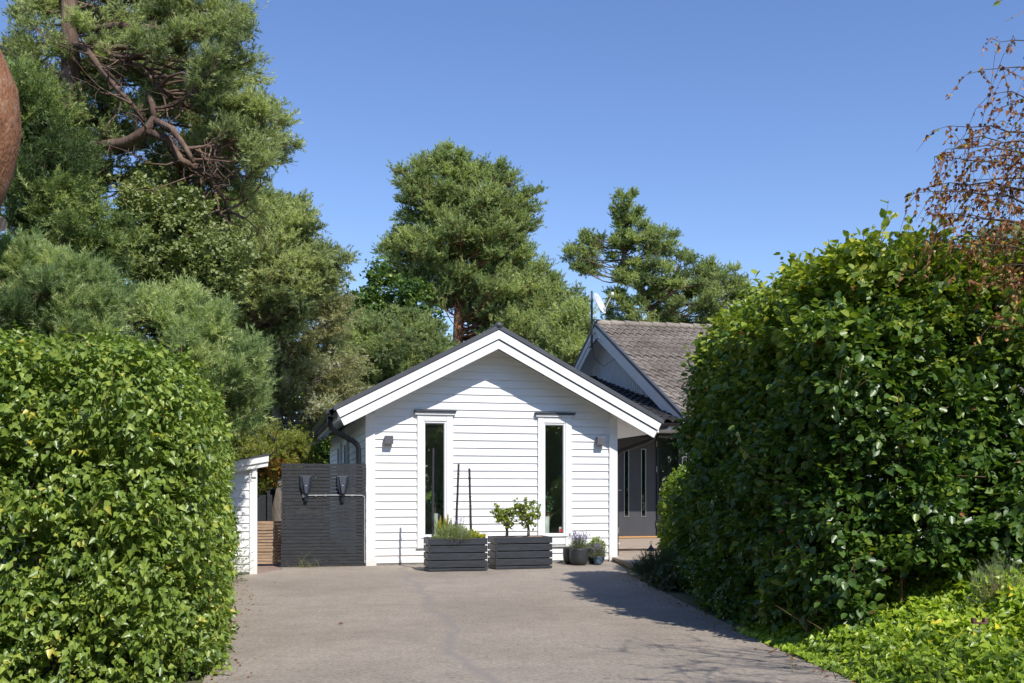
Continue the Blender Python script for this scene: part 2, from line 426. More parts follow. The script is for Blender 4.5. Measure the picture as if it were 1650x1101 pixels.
# ================================================================ GARAGE WING
G0 = L2W(0, 0)
RX, RZ = -.09, 3.775                       # ridge
LX, LZ = -2.646, 2.455                     # left eave tip
QX, QZ = 2.657, 2.33                       # right eave tip
GLEN = 9.7                                 # building length behind the facade
garage = thing('garage_wing', 'white wooden garage wing with front gable and two tall narrow windows', 'building', G0, YAW)
sL = (RZ - LZ) / (RX - LX); sR = (RZ - QZ) / (QX - RX)
def roofz(x): return RZ - (RX - x) * sL if x < RX else RZ - (x - RX) * sR
# walls (core) with window openings
WX0, WX1 = -2.09, 1.97
wins = [(-1.235, -.835), (.735, 1.135)]    # openings in x
WZ0, WZ1 = .43, 2.30
b = MB()
def under(x): return roofz(x) - .30
xs = [WX0, wins[0][0], wins[0][1], RX, wins[1][0], wins[1][1], WX1]
for i in range(6):
    a, c = xs[i], xs[i + 1]
    if i in (1, 4):
        b.box(a, c, .0, .14, 0, WZ0)
        b.prism([(a, WZ1), (c, WZ1), (c, under(c)), (a, under(a))], 0, .14)
    else:
        b.prism([(a, 0), (c, 0), (c, under(c)), (a, under(a))], 0, .14)
b.box(WX0, WX0 + .14, .141, 9.2, 0, under(WX0) - .005)
b.box(WX1 - .14, WX1, .141, 9.2, 0, under(WX1) - .005)
b.prism([(WX0 + .141, 0), (WX1 - .141, 0), (WX1 - .141, under(WX1)), (RX, under(RX)), (WX0 + .141, under(WX0))], 9.06, 9.199)
b.build('wall', M['white'], garage)
b = MB(); b.box(WX0 + .15, WX1 - .15, .15, 9.0, .02, .06); b.box(WX0 + .15, WX1 - .15, .15, 9.0, 2.42, 2.46)
b.box(WX0 + .142, WX0 + .16, .15, 9.0, .06, 2.42); b.box(WX1 - .16, WX1 - .142, .15, 9.0, .06, 2.42); b.box(WX0 + .16, WX1 - .16, 3.3, 3.4, .06, 2.42)
b.build('interior_lining', M['inner'], garage)
# lapped siding on the facade: one board per course, slightly uneven, with butt joints
b = MB(); pitch = .1215; k = 0; z = .035
TR = [(-1.30, -.76), (.66, 1.20)]
while z < 3.5:
    z1 = z + pitch
    def lim(zz, sg):
        x = RX + sg * (RZ - .29 - zz) / (sL if sg < 0 else sR)
        return max(x, -1.985) if sg < 0 else min(x, 1.868)
    segs = [[lim(z, -1), lim(z, 1), lim(z1, -1), lim(z1, 1)]]
    if z1 > .29 and z < 2.36:
        A, B_ = segs[0][0], segs[0][1]
        segs = [[A, TR[0][0], lim(z1, -1), TR[0][0]], [TR[0][1], TR[1][0], TR[0][1], TR[1][0]], [TR[1][1], B_, TR[1][1], lim(z1, 1)]]
    ns = []
    for s_ in segs:                         # now and then a butt joint
        if random.random() < .16 and s_[1] - s_[0] > .8:
            j = random.uniform(s_[0] + .3, s_[1] - .3); ns += [[s_[0], j - .0015, s_[2], j - .0015], [j + .0015, s_[1], j + .0015, s_[3]]]
        else: ns.append(s_)
    for x0, x1, t0, t1 in ns:
        if t1 <= t0: t0 = t1 = (x0 + x1) / 2
        q = random.uniform(-.0015, .0015); dz = random.uniform(-.001, .001)
        yb = -.027 + q; yt = -.009
        b.hexa([(x0, yb, z + dz), (x1, yb, z + dz), (x1, -.0008, z + dz), (x0, -.0008, z + dz), (t0, yt, z1 - .001), (t1, yt, z1 - .001), (t1, -.0008, z1 - .001), (t0, -.0008, z1 - .001)])
    z = z1
b.build('siding', M['white'], garage)
# siding on the left long wall
b = MB(); z = .035
while z < 2.2:
    for x, sg in ((WX0, -1), (WX1, 1)):
        xb = x + sg * .027; xt = x + sg * .009; x0 = x + sg * .0008
        z1 = z + pitch
        b.hexa([(xb, .02, z), (x0, .02, z), (x0, 9.18, z), (xb, 9.18, z), (xt, .02, z1 - .001), (x0, .02, z1 - .001), (x0, 9.18, z1 - .001), (xt, 9.18, z1 - .001)])
    z += pitch
b.build('siding', M['white'], garage)
for x0, x1 in ((-2.13, -1.985), (1.868, 2.01)):
    b = MB(); b.box(x0, x1, -.05, -.0005, .10, 2.37); b.box(x0, x1 + (.02 if x0 < 0 else 0), -.062, -.0005, -.03, .098)
    b.box(x0 if x0 < 0 else x1 - .03, x0 + .03 if x0 < 0 else x1, .0, .11, .10, 2.3)
    b.build('corner_board', M['white'], garage, bevel=.004)
b = MB(); b.box(-1.98, 1.866, -.016, -.0005, -.02, .032); b.build('plinth', M['stone'], garage)
# roof slabs: white underside boards + dark tiles
def tile_field(mb, x0, x1, p_lo, p_hi, period=.2, course=.34, amp=.030, step=.034, nseg=8, thick=.02):
    """tiles between eave line (y,z)=p_lo and ridge p_hi along x; rounded waves, stepped courses"""
    (ya, za), (yb, zb) = p_lo, p_hi; Ls = math.hypot(yb - ya, zb - za); uy, uz = (yb - ya) / Ls, (zb - za) / Ls
    ny, nz = -uz, uy
    if nz < 0: ny, nz = -ny, -nz
    nc = int(Ls / course) + 1; nx = int((x1 - x0) / period * nseg)
    for c in range(nc):
        s0 = c * course; s1 = min((c + 1) * course + .03, Ls)
        off = len(mb.v); jit = random.uniform(-.004, .004)
        for (s, h) in ((s0, step * 1.1), (s0, step * 1.1 + thick), (s1, thick * .9)):
            for i in range(nx + 1):
                x = x0 + (x1 - x0) * i / nx
                ph = ((x - x0) / period) % 1.0
                wv = amp * (math.sin(2 * PI * ph) + .35 * math.sin(4 * PI * ph + .6))
                hh = h + wv + jit + .003 * math.sin(int((x - x0) / (period * 1.5)) * 12.9 + c * 4.1)
                mb.v.append((x, ya + uy * s + ny * hh, za + uz * s + nz * hh))
        n1 = nx + 1
        for r in range(2):
            for i in range(nx):
                mb.f.append((off + r * n1 + i, off + r * n1 + i + 1, off + (r + 1) * n1 + i + 1, off + (r + 1) * n1 + i))
th = .10
for sg, tx, tz, s_ in ((-1, LX, LZ, sL), (1, QX, QZ, sR)):
    un = math.hypot(1, s_); o0 = .20 * un
    b = MB()
    p = [(tx + sg * -.06, roofz(tx + sg * -.06) - o0 - .02), (RX, RZ - o0 - .02), (RX, RZ - .07), (tx + sg * -.06, roofz(tx + sg * -.06) - .07)]
    if sg > 0: p = [p[1], p[0], p[3], p[2]]
    b.prism(p, -.40, GLEN); b.build('soffit', M['white'], garage)
    b = MB()
    # dark rake cap along the gable edge + roof skin
    e = .03 * sg
    p = [(tx, roofz(tx) - .072), (RX, RZ - .072), (RX, RZ), (tx, roofz(tx))]
    if sg > 0: p = [p[1], p[0], p[3], p[2]]
    b.prism(p, -.47, -.30); b.build('rake_cap', M['cap'], garage)
    # upper and lower bargeboards, square cut at the eave
    ux, uz = (-sg * 1 / un, s_ / un)       # direction from eave up to the ridge
    nx_, nz_ = (sg * s_ / un, 1 / un)      # outward normal of the slope
    for (d0, d1, y0) in ((.074, .198, -.455), (.214, .335, -.43)):
        a = (tx - nx_ * d0, roofz(tx) - nz_ * d0); c = (tx - nx_ * d1, roofz(tx) - nz_ * d1)
        r1 = (RX, RZ - d0 * un); r2 = (RX, RZ - d1 * un)
        p = [c, r2, r1, a]
        if sg > 0: p = [r2, c, a, r1]
        b = MB(); b.prism(p, y0, y0 + .028); b.build('bargeboard', M['white'], garage, bevel=.003)
    b = MB()   # shadow gap backing
    a = (tx - nx_ * .10 + ux * .02, roofz(tx) - nz_ * .10 + uz * .02); c = (tx - nx_ * .30 + ux * .02, roofz(tx) - nz_ * .30 + uz * .02)
    p = [c, (RX, RZ - .30 * un), (RX, RZ - .10 * un), a]
    if sg > 0: p = [p[1], p[0], p[3], p[2]]
    b.prism(p, -.400 - .001, -.385); b.build('rake_backing', M['cap'], garage)
# tiles of the garage roof (rotated so that the ridge runs away from the facade)
for sg, tx in ((-1, LX), (1, QX)):
    mb = MB(); tile_field(mb, -.30, GLEN, (abs(tx - RX) + .03, roofz(tx) - .115), (0.0, RZ - .115))
    mb.v = [(RX + sg * y, x, z) for x, y, z in mb.v]
    mb.build('roof_tiles', M['cap'], garage)
b = MB(); b.tube([(RX, -.47, RZ - .015), (RX, GLEN, RZ - .015)], .055, 10); b.build('ridge_cap', M['cap'], garage, smooth=True)
# gutters and downpipes
def gutter(mb, pts_xy, r=.07):
    (x0, y0, z0), (x1, y1, z1) = pts_xy
    d = Vector((x1 - x0, y1 - y0, 0)).normalized(); s = Vector((-d.y, d.x, 0)); k = 10
    o = len(mb.v)
    for (p, ) in (((x0, y0, z0),), ((x1, y1, z1),)):
        for rr in (r, r - .006):
            for j in range(k + 1):
                a = PI + PI * j / k
                mb.v.append(tuple(Vector(p) + s * math.cos(a) * rr + Vector((0, 0, math.sin(a) * rr))))
    n = k + 1
    for j in range(k):
        mb.f.append((o + j, o + j + 1, o + 2 * n + j + 1, o + 2 * n + j)); mb.f.append((o + n + j, o + 3 * n + j, o + 3 * n + j + 1, o + n + j + 1))
        mb.f.append((o + j, o + n + j, o + n + j + 1, o + j + 1)); mb.f.append((o + 2 * n + j, o + 2 * n + j + 1, o + 3 * n + j + 1, o + 3 * n + j))
for sg, tx, tz in ((-1, LX, LZ), (1, QX, QZ)):
    gx = tx + sg * .045; gz = tz - .09
    b = MB(); gutter(b, ((gx, -.40, gz), (gx, GLEN, gz - .03)))
    y = .1
    while y < GLEN:
        b.box(gx - .068, gx + .068, y, y + .025, gz + .004, gz + .012); y += .6
    b.build('gutter', M['black'], garage, smooth=False)
b = MB(); b.tube([(-2.69, -.20, 2.34), (-2.69, -.20, 2.20), (-2.665, -.18, 2.13), (-2.60, -.15, 2.08), (-2.33, -.03, 1.95), (-2.265, .0, 1.90), (-2.235, .01, 1.83), (-2.235, .01, 1.6), (-2.235, .01, .03)], .042, 14)
b.build('downpipe', M['black'], garage, smooth=True)
b = MB(); b.tube([(2.62, -.15, 2.24), (2.62, -.15, 2.12), (2.60, -.12, 2.05), (2.54, -.06, 2.0), (2.20, .22, 1.86), (2.12, .27, 1.80), (2.10, .28, 1.72), (2.10, .28, .03)], .042, 14)
b.build('downpipe', M['black'], garage, smooth=True)
# windows
def tall_window(parent, a, c):
    x0, x1 = a + .03, c - .03                       # opening
    b = MB(); t = .095
    b.box(a - .085, a + .015, -.048, -.0006, .272, 2.40)
    b.box(c - .015, c + .085, -.048, -.0006, .272, 2.40)
    b.box(a + .017, c - .017, -.046, -.0006, 2.275, 2.398); b.box(a + .017, c - .017, -.040, -.0006, .30, .425)
    w = b.build('window', M['white'], parent, bevel=.003)
    b = MB(); b.box(a - .13, c + .13, -.085, -.0006, 2.402, 2.425); b.box(a - .14, c + .14, -.095, -.0006, 2.428, 2.44)
    b.build('drip_hood', M['cap'], w)
    b = MB(); b.box(a - .12, c + .12, -.072, -.0487, 2.374, 2.4005); b.build('hood_moulding', M['white'], w)
    b = MB(); b.box(a + .012, a + .038, -.036, .05, .44, 2.272); b.box(c - .050, c - .012, -.036, .05, .44, 2.272)
    b.box(a + .040, c - .052, -.034, .05, 2.245, 2.270); b.box(a + .040, c - .052, -.034, .05, .44, .475); w2 = b.build('frame', M['white'], w, bevel=.003)
    b = MB(); b.box(a + .0385, a + .0445, -.024, .0, .478, 2.242); b.box(c - .060, c - .0505, -.030, .0, .478, 2.242); b.box(a + .045, c - .061, -.024, .0, 2.232, 2.242)
    b.build('gasket', M['frame'], w2)
    b = MB(); b.box(a + .045, c - .061, .004, .008, .476, 2.231); b.build('pane', M['glass'], w)
    b = MB(); b.box(a - .02, c + .02, -.062, -.041, .428, .439); b.box(a - .10, c + .10, -.055, -.0006, .262, .270); b.build('sill', M['white'], w)
    b = MB(); b.box(a - .10, c + .10, .145, .34, .44, .465); b.build('inner_sill', M['white'], w)
    return w
w1 = tall_window(garage, *wins[0]); w2 = tall_window(garage, *wins[1])
b = MB(); b.box(1.02, 1.062, .0088, .0096, .49, .58); st = b.build('sticker', M['whites'], w2)
b = MB(); b.box(1.028, 1.062, -.0045 + .0065, .0031, .495, .545); b.build('red_patch', M['red'], w2)
# left wall windows seen end-on
for y0 in (3.4, 5.2):
    b = MB(); b.box(-2.165, -2.118, y0, y0 + .10, .5, 2.15); b.box(-2.165, -2.118, y0 + .55, y0 + .65, .5, 2.15); b.box(-2.16, -2.118, y0 + .101, y0 + .549, 2.05, 2.148)
    w = b.build('side_window', M['white'], garage)
    b = MB(); b.box(-2.145, -2.12, y0 + .102, y0 + .548, .6, 2.049); b.build('pane', M['plastic2'], w)

# things inside the windows
def vase(x, label, h=.34):
    p = L2W(x, .24, .466); t = thing('vase', label, 'vase', p, YAW)
    b = MB(); b.lathe([(0, 0), (.052, 0), (.056, .01), (.060, h), (.055, h), (.050, .02), (0, .02)]); b.build('body', M['ceramic'], t, smooth=True)
    return p
LM_in = leafmat('houseplant_leaf', [(0, (.03, .10, .06)), (1, (.10, .24, .13))], .25)
def houseplant(x, label, z, h, w, n, kind='round', size=.06, seed=3):
    p = L2W(x, .24, z); t = thing('houseplant', label, 'plant', p, YAW)
    r = np.random.default_rng(seed); P = r.normal(size=(n, 3)) * np.array([w, w * .6, h * .3]) + np.array([0, 0, h * .5])
    b = MB()
    for q in P[::3]: b.tube([(0, 0, -.12), (q[0] * .4, q[1] * .4, q[2] * .4), tuple(q)], [.004, .003, .002], 4)
    b.build('stem', M['rawwood'], t)
    V, FA, T = leaf_geo(P, r.normal(size=(n, 3)) + np.array([0, -.2, .1]), r.normal(size=(n, 3)) + np.array([0, -1, .7]), size * (.6 + .6 * r.random(n)), kind, tone=r.random(n))
    fast_mesh('leaves', V, FA, T, LM_in, t)
vase(-.955, 'white vase standing inside the left tall window'); houseplant(-.98, 'houseplant with round blue green leaves in the left tall window', .80, .34, .10, 60, seed=3)
vase(.86, 'white vase standing inside the right tall window', .28); houseplant(.90, 'houseplant with blue green leaves in the right tall window', .74, .42, .09, 45, seed=5)
b = MB(); t = thing('palm_frond', 'yellow green fern frond showing inside the left tall window', 'plant', L2W(-1.20, .28, .466), YAW)
b.tube([(0, 0, 0), (.02, 0, .3), (.05, 0, .62), (.11, -.02, .70)], [.006, .005, .004, .002], 5); b.build('stem', M['rawwood'], t)
nfr = 34; tt = np.repeat(np.linspace(.2, 1, nfr // 2), 2); Pf = np.stack([.03 + .12 * tt, -.02 * tt, .55 + .17 * tt - .05 * tt ** 2], 1); sgn = np.tile([1, -1], nfr // 2)
V, FA, T = leaf_geo(Pf, np.stack([.4 * np.ones(nfr), -.3 * np.ones(nfr), sgn * .8], 1), np.tile([0, -1, .3], (nfr, 1)), .075 * np.ones(nfr), 'blade')
fast_mesh('leaves', V, FA, T * .3 + .7, leafmat('fern_leaf', [(0, (.16, .28, .05)), (1, (.35, .45, .08))], .4), t)
t = thing('pendant_lamp', 'clear glass pendant lamp hanging inside the right tall window', 'lamp', L2W(.875, .45, 1.55), YAW)
b = MB(); b.tube([(0, 0, .05), (0, 0, .86)], .003, 5); b.build('cord', M['black'], t)
b = MB(); b.lathe([(.012, .06), (.02, .045), (.024, .03), (.012, .0)], k=12); b.build('socket', M['steel'], t, smooth=True)
b = MB(); b.lathe([(.0, -.07), (.025, -.06), (.036, -.035), (.03, -.008), (.013, .0)], k=16); b.build('bulb', M['ceramic'], t, smooth=True)

# wall lamps
for x, z, lab in ((-1.775, 1.965, 'small dark grey box wall lamp on the white siding left of the windows'), (1.70, 1.985, 'small dark grey box wall lamp on the white siding right of the windows')):
    t = thing('wall_lamp', lab, 'wall lamp', L2W(x, -.030, z), YAW, 'box lamps on the white facade')
    b = MB(); b.box(-.035, .035, -.012, .006, -.05, .05); b.build('bracket', M['plastic2'], t)
    b = MB(); b.box(-.065, .065, -.11, -.0125, -.065, .065); b.build('housing', M['lampm'], t, bevel=.003)

# ================================================================ BLACK SLAT FENCE with chargers
fence = thing('slat_fence', 'tall black fence of narrow horizontal slats beside the white wall', 'fence', G0, YAW)
b = MB(); z = -.01; k = 0
while z < 1.585:
    dx = random.uniform(-.008, .008)
    q = random.uniform(-.006, .004); b.box(-3.415 + dx, -2.125 + dx * .3, -.06 + q, -.030 + q, z, z + .0465 + random.uniform(-.002, .002)); z += .0535
b.build('slats', M['slat'], fence)
for x in (-3.37, -2.80, -2.20):
    b = MB(); b.box(x - .022, x + .022, -.034, .02, -.02, 1.57); b.build('post', M['slat'], fence)
for x, lab in ((-3.045, 'angular dark wall charger on the black fence, nearer the white shed'), (-2.49, 'angular dark wall charger on the black fence, nearer the white wall')):
    t = thing('wall_charger', lab, 'charger', L2W(x, -.062, 1.25), YAW, 'chargers on the black fence')
    def ring(y, s): return [(-.095 * s, y, .145), (.095 * s, y, .145), (.098 * s, y, .02), (.045 * s, y, -.14), (-.045 * s, y, -.14), (-.098 * s, y, .02)]
    b = MB(); r0 = ring(0, 1); r1 = [(-.088, -.045, .15), (.088, -.045, .15), (.085, -.06, 0), (.035, -.05, -.15), (-.035, -.05, -.15), (-.085, -.06, 0)]
    b.add(r0 + r1, [(0, 1, 2, 3, 4, 5)] + [(i, i + 6, (i + 1) % 6 + 6, (i + 1) % 6) for i in range(6)] + [(0 + 6, 5 + 6, 4 + 6, 3 + 6, 2 + 6, 1 + 6)])
    bd = b.build('body', M['plastic'], t, bevel=.006)
    b = MB(); b.add([(-.06, -.05, .146), (.06, -.05, .146), (.018, -.095, -.12), (-.018, -.095, -.12), (-.06, -.062, .146), (.06, -.062, .146), (.018, -.108, -.12), (-.018, -.108, -.12)],
                    [(0, 1, 2, 3), (4, 7, 6, 5), (0, 4, 5, 1), (1, 5, 6, 2), (2, 6, 7, 3), (3, 7, 4, 0)])
    b.build('front_panel', M['plastic2'], t, bevel=.003)
    b = MB(); b.lathe([(0, 0), (.006, 0), (.006, .004), (0, .004)], k=8)
    b.build('indicator_light', M['whites'], t, mtx=Matrix.Translation((0, -.0985, .0)) @ Matrix.Rotation(-PI / 2 - .17, 4, 'X'))
    b = MB(); b.tube([(0, -.03, -.15), (0, -.03, -.185), (0, -.012, -.20)], .014, 8); b.lathe([(0, 0), (.03, 0), (.03, .045), (0, .045)], (-.0, -.035, -.235), 12); b.build('cable_gland', M['plastic'], t)
b = MB(); zc = 1.098; b.tube([(-3.07, -.072, zc), (-2.6, -.072, zc + .004), (-2.19, -.072, zc), (-2.155, -.072, zc - .02), (-2.15, -.072, zc - .06), (-2.15, -.072, .05)], .009, 8)
b.lathe([(0, -.03), (.03, -.03), (.03, .03), (0, .03)], (-3.07, -.078, zc), 12)
for x in (-2.9, -2.75, -2.35): b.box(x - .012, x + .012, -.085, -.0605, zc - .012, zc + .016)
o = b.build('cable_conduit', M['pipe'], None, smooth=False, loc=G0); o.rotation_euler.z = YAW; tag(o, 'thin grey cable conduit running along the black fence under the chargers', 'conduit')

# low raw wooden fence
f2 = thing('low_fence', 'low fence of raw brown horizontal boards between white shed and black fence', 'fence', L2W(-3.5, .35), YAW)
b = MB(); z = .03
while z < .66:
    b.box(-.62, .10, -.02, 0, z, z + .038 + random.uniform(-.004, .003)); z += .048
b.build('slats', M['rawwood'], f2)
for x in (-.42, .02): b = MB(); b.box(x - .02, x + .02, .001, .04, 0, .64); b.build('post', M['rawwood'], f2)

# small white shed at left
S0 = Vector((-3.6, 14.42, 0))
shed = thing('small_shed', 'low white wooden bin shed with slanted roof beside the left hedge', 'shed', S0, YAW)
def sroof(x): return 1.56 + .19 * x
b = MB(); b.prism([(-1.9, 0), (-.02, 0), (-.02, sroof(-.02) - .02), (-1.9, sroof(-1.9) - .02)], .0, .9); b.build('wall', M['white'], shed)
b = MB(); z = .03
while z < 1.5:
    z1 = z + .115
    xa = -.095; top = min(z1 - .001, sroof(-1.8) - .03) if z1 > 1.15 else z1 - .001
    if z > sroof(-1.8) - .1:
        xl = (z + .06 - 1.56) / .19; xl = max(-1.88, xl)
    else: xl = -1.88
    if z1 < 1.5: b.hexa([(xl, -.024, z), (xa, -.024, z), (xa, -.0008, z), (xl, -.0008, z), (xl, -.008, z1 - .001), (xa, -.008, z1 - .001), (xa, -.0008, z1 - .001), (xl, -.0008, z1 - .001)])
    z = z1
b.build('siding', M['white'], shed)
b = MB(); b.box(-.094, .012, -.04, -.0009, -.02, 1.50); b.box(-.018, .012, .0, .1, -.02, 1.49); b.build('corner_board', M['white'], shed, bevel=.003)
b = MB(); b.box(-.060, .0, -.062, -.041, 1.36, 1.52); b.build('bracket', M['white'], shed, bevel=.003)
def band(lo, hi, y0, y1, xl=-2.0, xr=.16): 
    return MB().prism([(xl, sroof(xl) + lo), (xr, sroof(xr) + lo), (xr, sroof(xr) + hi), (xl, sroof(xl) + hi)], y0, y1)
band(-.01, .085, -.115, 1.0, -2.0, .17).build('fascia', M['white'], shed, bevel=.003)
band(-.075, -.014, -.09, -.06).build('lower_fascia', M['white'], shed, bevel=.003)
band(.0865, .10, -.135, 1.05, -2.02, .19).build('roof', M['cap'], shed)
# dark shed in the back
d = thing('back_shed', 'dark open garden shed with tiled roof behind the low wooden fence', 'shed', at(418, 850, 20.5).xy.to_3d(), YAW)
b = MB(); b.box(-1.7, .25, .0, 1.5, 0, 1.2); b.build('wall', M['slat'], d)
b = MB(); b.box(-1.9, .45, -.25, .7, 1.36, 1.40)
b.v = [(x, y, z + (y + .25) * .35) for x, y, z in b.v]; b.build('roof', M['cap'], d)
b = MB(); b.box(-1.3, -.1, -.01, -.002, .35, 1.1); b.build('pane', M['glass'], d)
for x in (-1.6, .15): b = MB(); b.box(x, x + .06, -.08, -.02, 0, 1.36); b.build('post', M['slat'], d)

# ================================================================ MAIN HOUSE
house = thing('main_house', 'white house with grey tiled gable roof and dark front door behind the garage wing', 'building', G0, YAW)
HX = 4.415; EY, EZ = 2.80, 2.63; AY, AZ = 8.38, 5.35; HX1 = 14.
m_, nt, out = newmat('concrete_roof_tiles'); L = nt.links
bs = N(nt, 'ShaderNodeBsdfPrincipled', Roughness=.85); tc = N(nt, 'ShaderNodeTexCoord')
n1 = N(nt, 'ShaderNodeTexNoise', Scale=1.1, Detail=8., Roughness=.65); n2 = N(nt, 'ShaderNodeTexNoise', Scale=28., Detail=5., Roughness=.8)
L.new(tc.outputs['Object'], n1.inputs['Vector']); L.new(tc.outputs['Object'], n2.inputs['Vector'])
ad = N(nt, 'ShaderNodeMath', operation='ADD'); L.new(n1.outputs['Fac'], ad.inputs[0]); L.new(n2.outputs['Fac'], ad.inputs[1])
hf = N(nt, 'ShaderNodeMath', operation='MULTIPLY'); hf.inputs[1].default_value = .5; L.new(ad.outputs[0], hf.inputs[0])
r = ramp(nt, [(.36, (.12, .098, .078)), (.5, (.25, .21, .170)), (.63, (.39, .34, .28))]); L.new(hf.outputs[0], r.inputs[0])
v = N(nt, 'ShaderNodeTexVoronoi', Scale=1.3); L.new(tc.outputs['Object'], v.inputs['Vector'])
r2 = ramp(nt, [(.045, (1, 1, 1)), (.07, (0, 0, 0))]); L.new(v.outputs['Distance'], r2.inputs[0])
mx = N(nt, 'ShaderNodeMix', data_type='RGBA'); L.new(r2.outputs[0], mx.inputs[0]); L.new(r.outputs[0], mx.inputs[6]); mx.inputs[7].default_value = (.32, .22, .08, 1)
L.new(mx.outputs[2], bs.inputs['Base Color']); bp = N(nt, 'ShaderNodeBump', Strength=.5, Distance=.006); L.new(n2.outputs['Fac'], bp.inputs['Height']); L.new(bp.outputs[0], bs.inputs['Normal'])
L.new(bs.outputs[0], out.inputs[0]); M['tile'] = m_
M['tile_shade'] = solid('shaded_roof_tiles', (.055, .05, .048), .8, .4, 2., .4, 60)  # main roof's shade on the entrance roof put into a darker tile colour
mb = MB(); tile_field(mb, HX + .03, HX1, (EY, EZ - .03), (AY, AZ - .03)); mb.build('roof_tiles', M['tile'], house)
mb = MB(); tile_field(mb, HX + .03, HX1, (2 * AY - EY, EZ - .03), (AY, AZ - .03)); mb.build('roof_tiles', M['tile'], house)
b = MB(); x = HX + .02
while x < HX1:
    b.tube([(x, AY, AZ + .02), (x + .40, AY, AZ + .005)], [.10, .085], 12); x += .37
b.build('ridge_tiles', M['tile'], house, smooth=False)
ms = (AZ - EZ) / (AY - EY); un = math.hypot(1, ms)
for sg in (-1, 1):                     # -1 towards the camera
    ye = AY + sg * (AY - EY)
    def P(y, d): return (y, AZ - abs(y - AY) * ms - d)
    def rake(d0, d1, x0, x1, name, mat, cut=0.):
        vs = []
        for xx in (x0, x1):
            for (y, dd) in ((ye, d1), (AY, d1 * 1.0), (AY, d0), (ye, d0)):
                yy, zz = P(y, dd); vs.append((xx, yy, zz))
        return MB().add(vs, [(0, 1, 2, 3), (7, 6, 5, 4), (0, 4, 5, 1), (1, 5, 6, 2), (2, 6, 7, 3), (3, 7, 4, 0)]).build(name, mat, house)
    rake(-.03, .05, HX - .035, HX + .03, 'rake_cap', M['cap'])
    rake(.052, .20, HX - .02, HX + .01, 'bargeboard', M['greywhite'])
    rake(.212, .36, HX + .0, HX + .03, 'bargeboard', M['greywhite'])
    rake(.15, .18, HX + .011, HX1, 'soffit', M['greywhite'])
# gable wall with vertical planks
GX = 4.85; b = MB()
vs = [(GX, AY - 5.0, 2.4), (GX, AY + 5.0, 2.4), (GX, AY + 5.0, AZ - 5.0 * ms - .18), (GX, AY, AZ - .18), (GX, AY - 5.0, AZ - 5.0 * ms - .18)]
b.add(vs + [(x + .1, y, z) for x, y, z in vs], [(0, 1, 2, 3, 4), (9, 8, 7, 6, 5)]); b.build('gable_wall', M['greywhite'], house)
b = MB(); y = AY - 4.9
while y < AY + 4.9:
    zt = AZ - abs(y + .05 - AY) * ms - .19 - .06
    if zt > 2.5: b.box(GX - .022, GX - .001, y, y + .055, 2.42, zt)
    y += .145
b.build('gable_battens', M['greywhite'], house)
# body walls
b = MB(); b.box(GX + .11, HX1, 4.2, 12.5, 0, 2.38); b.box(1.985, 3.36, 4.2, 12.5, 0, 2.38); b.box(4.95, GX + .109, 4.2, 12.5, 0, 2.38)
b.box(3.361, 4.949, 4.32, 12.5, 0, 2.38); b.build('wall', M['white2'], house)
b = MB(); b.box(4.93, HX1, 4.172, 4.199, .1, 2.379); b.build('wall_cladding', M['white2'], house)
# entrance roof: lower pitch, front eave in line with the main eave
LZ0, LZ1, LY1 = 2.55, 4.10, 9.54
mb = MB(); tile_field(mb, 1.2, GX - .02, (EY - .03, LZ0 - .03), (LY1, LZ1 - .03)); mb.build('entrance_roof_tiles', M['tile_shade'], house)
mb = MB(); tile_field(mb, GX - .02, HX1, (EY - .03, LZ0 - .02), (EY + .5, LZ0 + .09)); mb.build('entrance_roof_tiles', M['tile'], house)
b = MB(); b.add([(1.2, EY, LZ0 - .12), (GX - .03, EY, LZ0 - .12), (GX - .03, LY1, LZ1 - .12), (1.2, LY1, LZ1 - .12), (1.2, EY, LZ0 - .05), (GX - .03, EY, LZ0 - .05), (GX - .03, LY1, LZ1 - .05), (1.2, LY1, LZ1 - .05)],
                [(3, 2, 1, 0), (4, 5, 6, 7), (0, 1, 5, 4), (1, 2, 6, 5), (2, 3, 7, 6), (3, 0, 4, 7)]); b.build('entrance_roof_deck', M['cap'], house)
b = MB(); b.tube([(1.2, LY1, LZ1 + .0), (GX - .03, LY1, LZ1 + .0)], .08, 10); b.build('ridge_tiles', M['tile_shade'], house, smooth=True)
b = MB(); b.box(1.99, HX1, EY - .02, 4.19, 2.385, 2.41); b.box(1.99, HX1, EY - .045, EY - .0205, 2.36, 2.50); b.build('soffit', M['greywhite'], house)
b = MB(); gutter(b, ((1.99, EY - .11, 2.50), (HX1, EY - .11, 2.485))); b.build('gutter', M['black'], house)
# front door: leaf with two slit panes, sidelight, frame
DY = 4.20
b = MB(); b.box(3.362, 3.40, DY - .03, DY + .1, .18, 2.379); b.box(4.375, 4.425, DY - .03, DY + .1, .18, 2.379); b.box(4.86, 4.948, DY - .03, DY + .1, .18, 2.379); b.box(3.401, 4.374, DY - .03, DY + .1, 2.30, 2.378)
b.box(4.426, 4.859, DY - .03, DY + .1, 2.33, 2.378); b.box(4.426, 4.859, DY - .03, DY + .1, .18, .24)
b.build('door_frame', M['black'], house, bevel=.003)
slits = ((3.655, 3.765), (4.035, 4.145)); z0, z1 = .62, 2.05
b = MB(); b.box(3.405, slits[0][0], DY, DY + .05, .215, 2.295); b.box(slits[0][1], slits[1][0], DY, DY + .05, .215, 2.295); b.box(slits[1][1], 4.37, DY, DY + .05, .215, 2.295)
for a, c in slits: b.box(a, c, DY, DY + .05, .215, z0); b.box(a, c, DY, DY + .05, z1, 2.295)
door = b.build('front_door', M['door'], house)
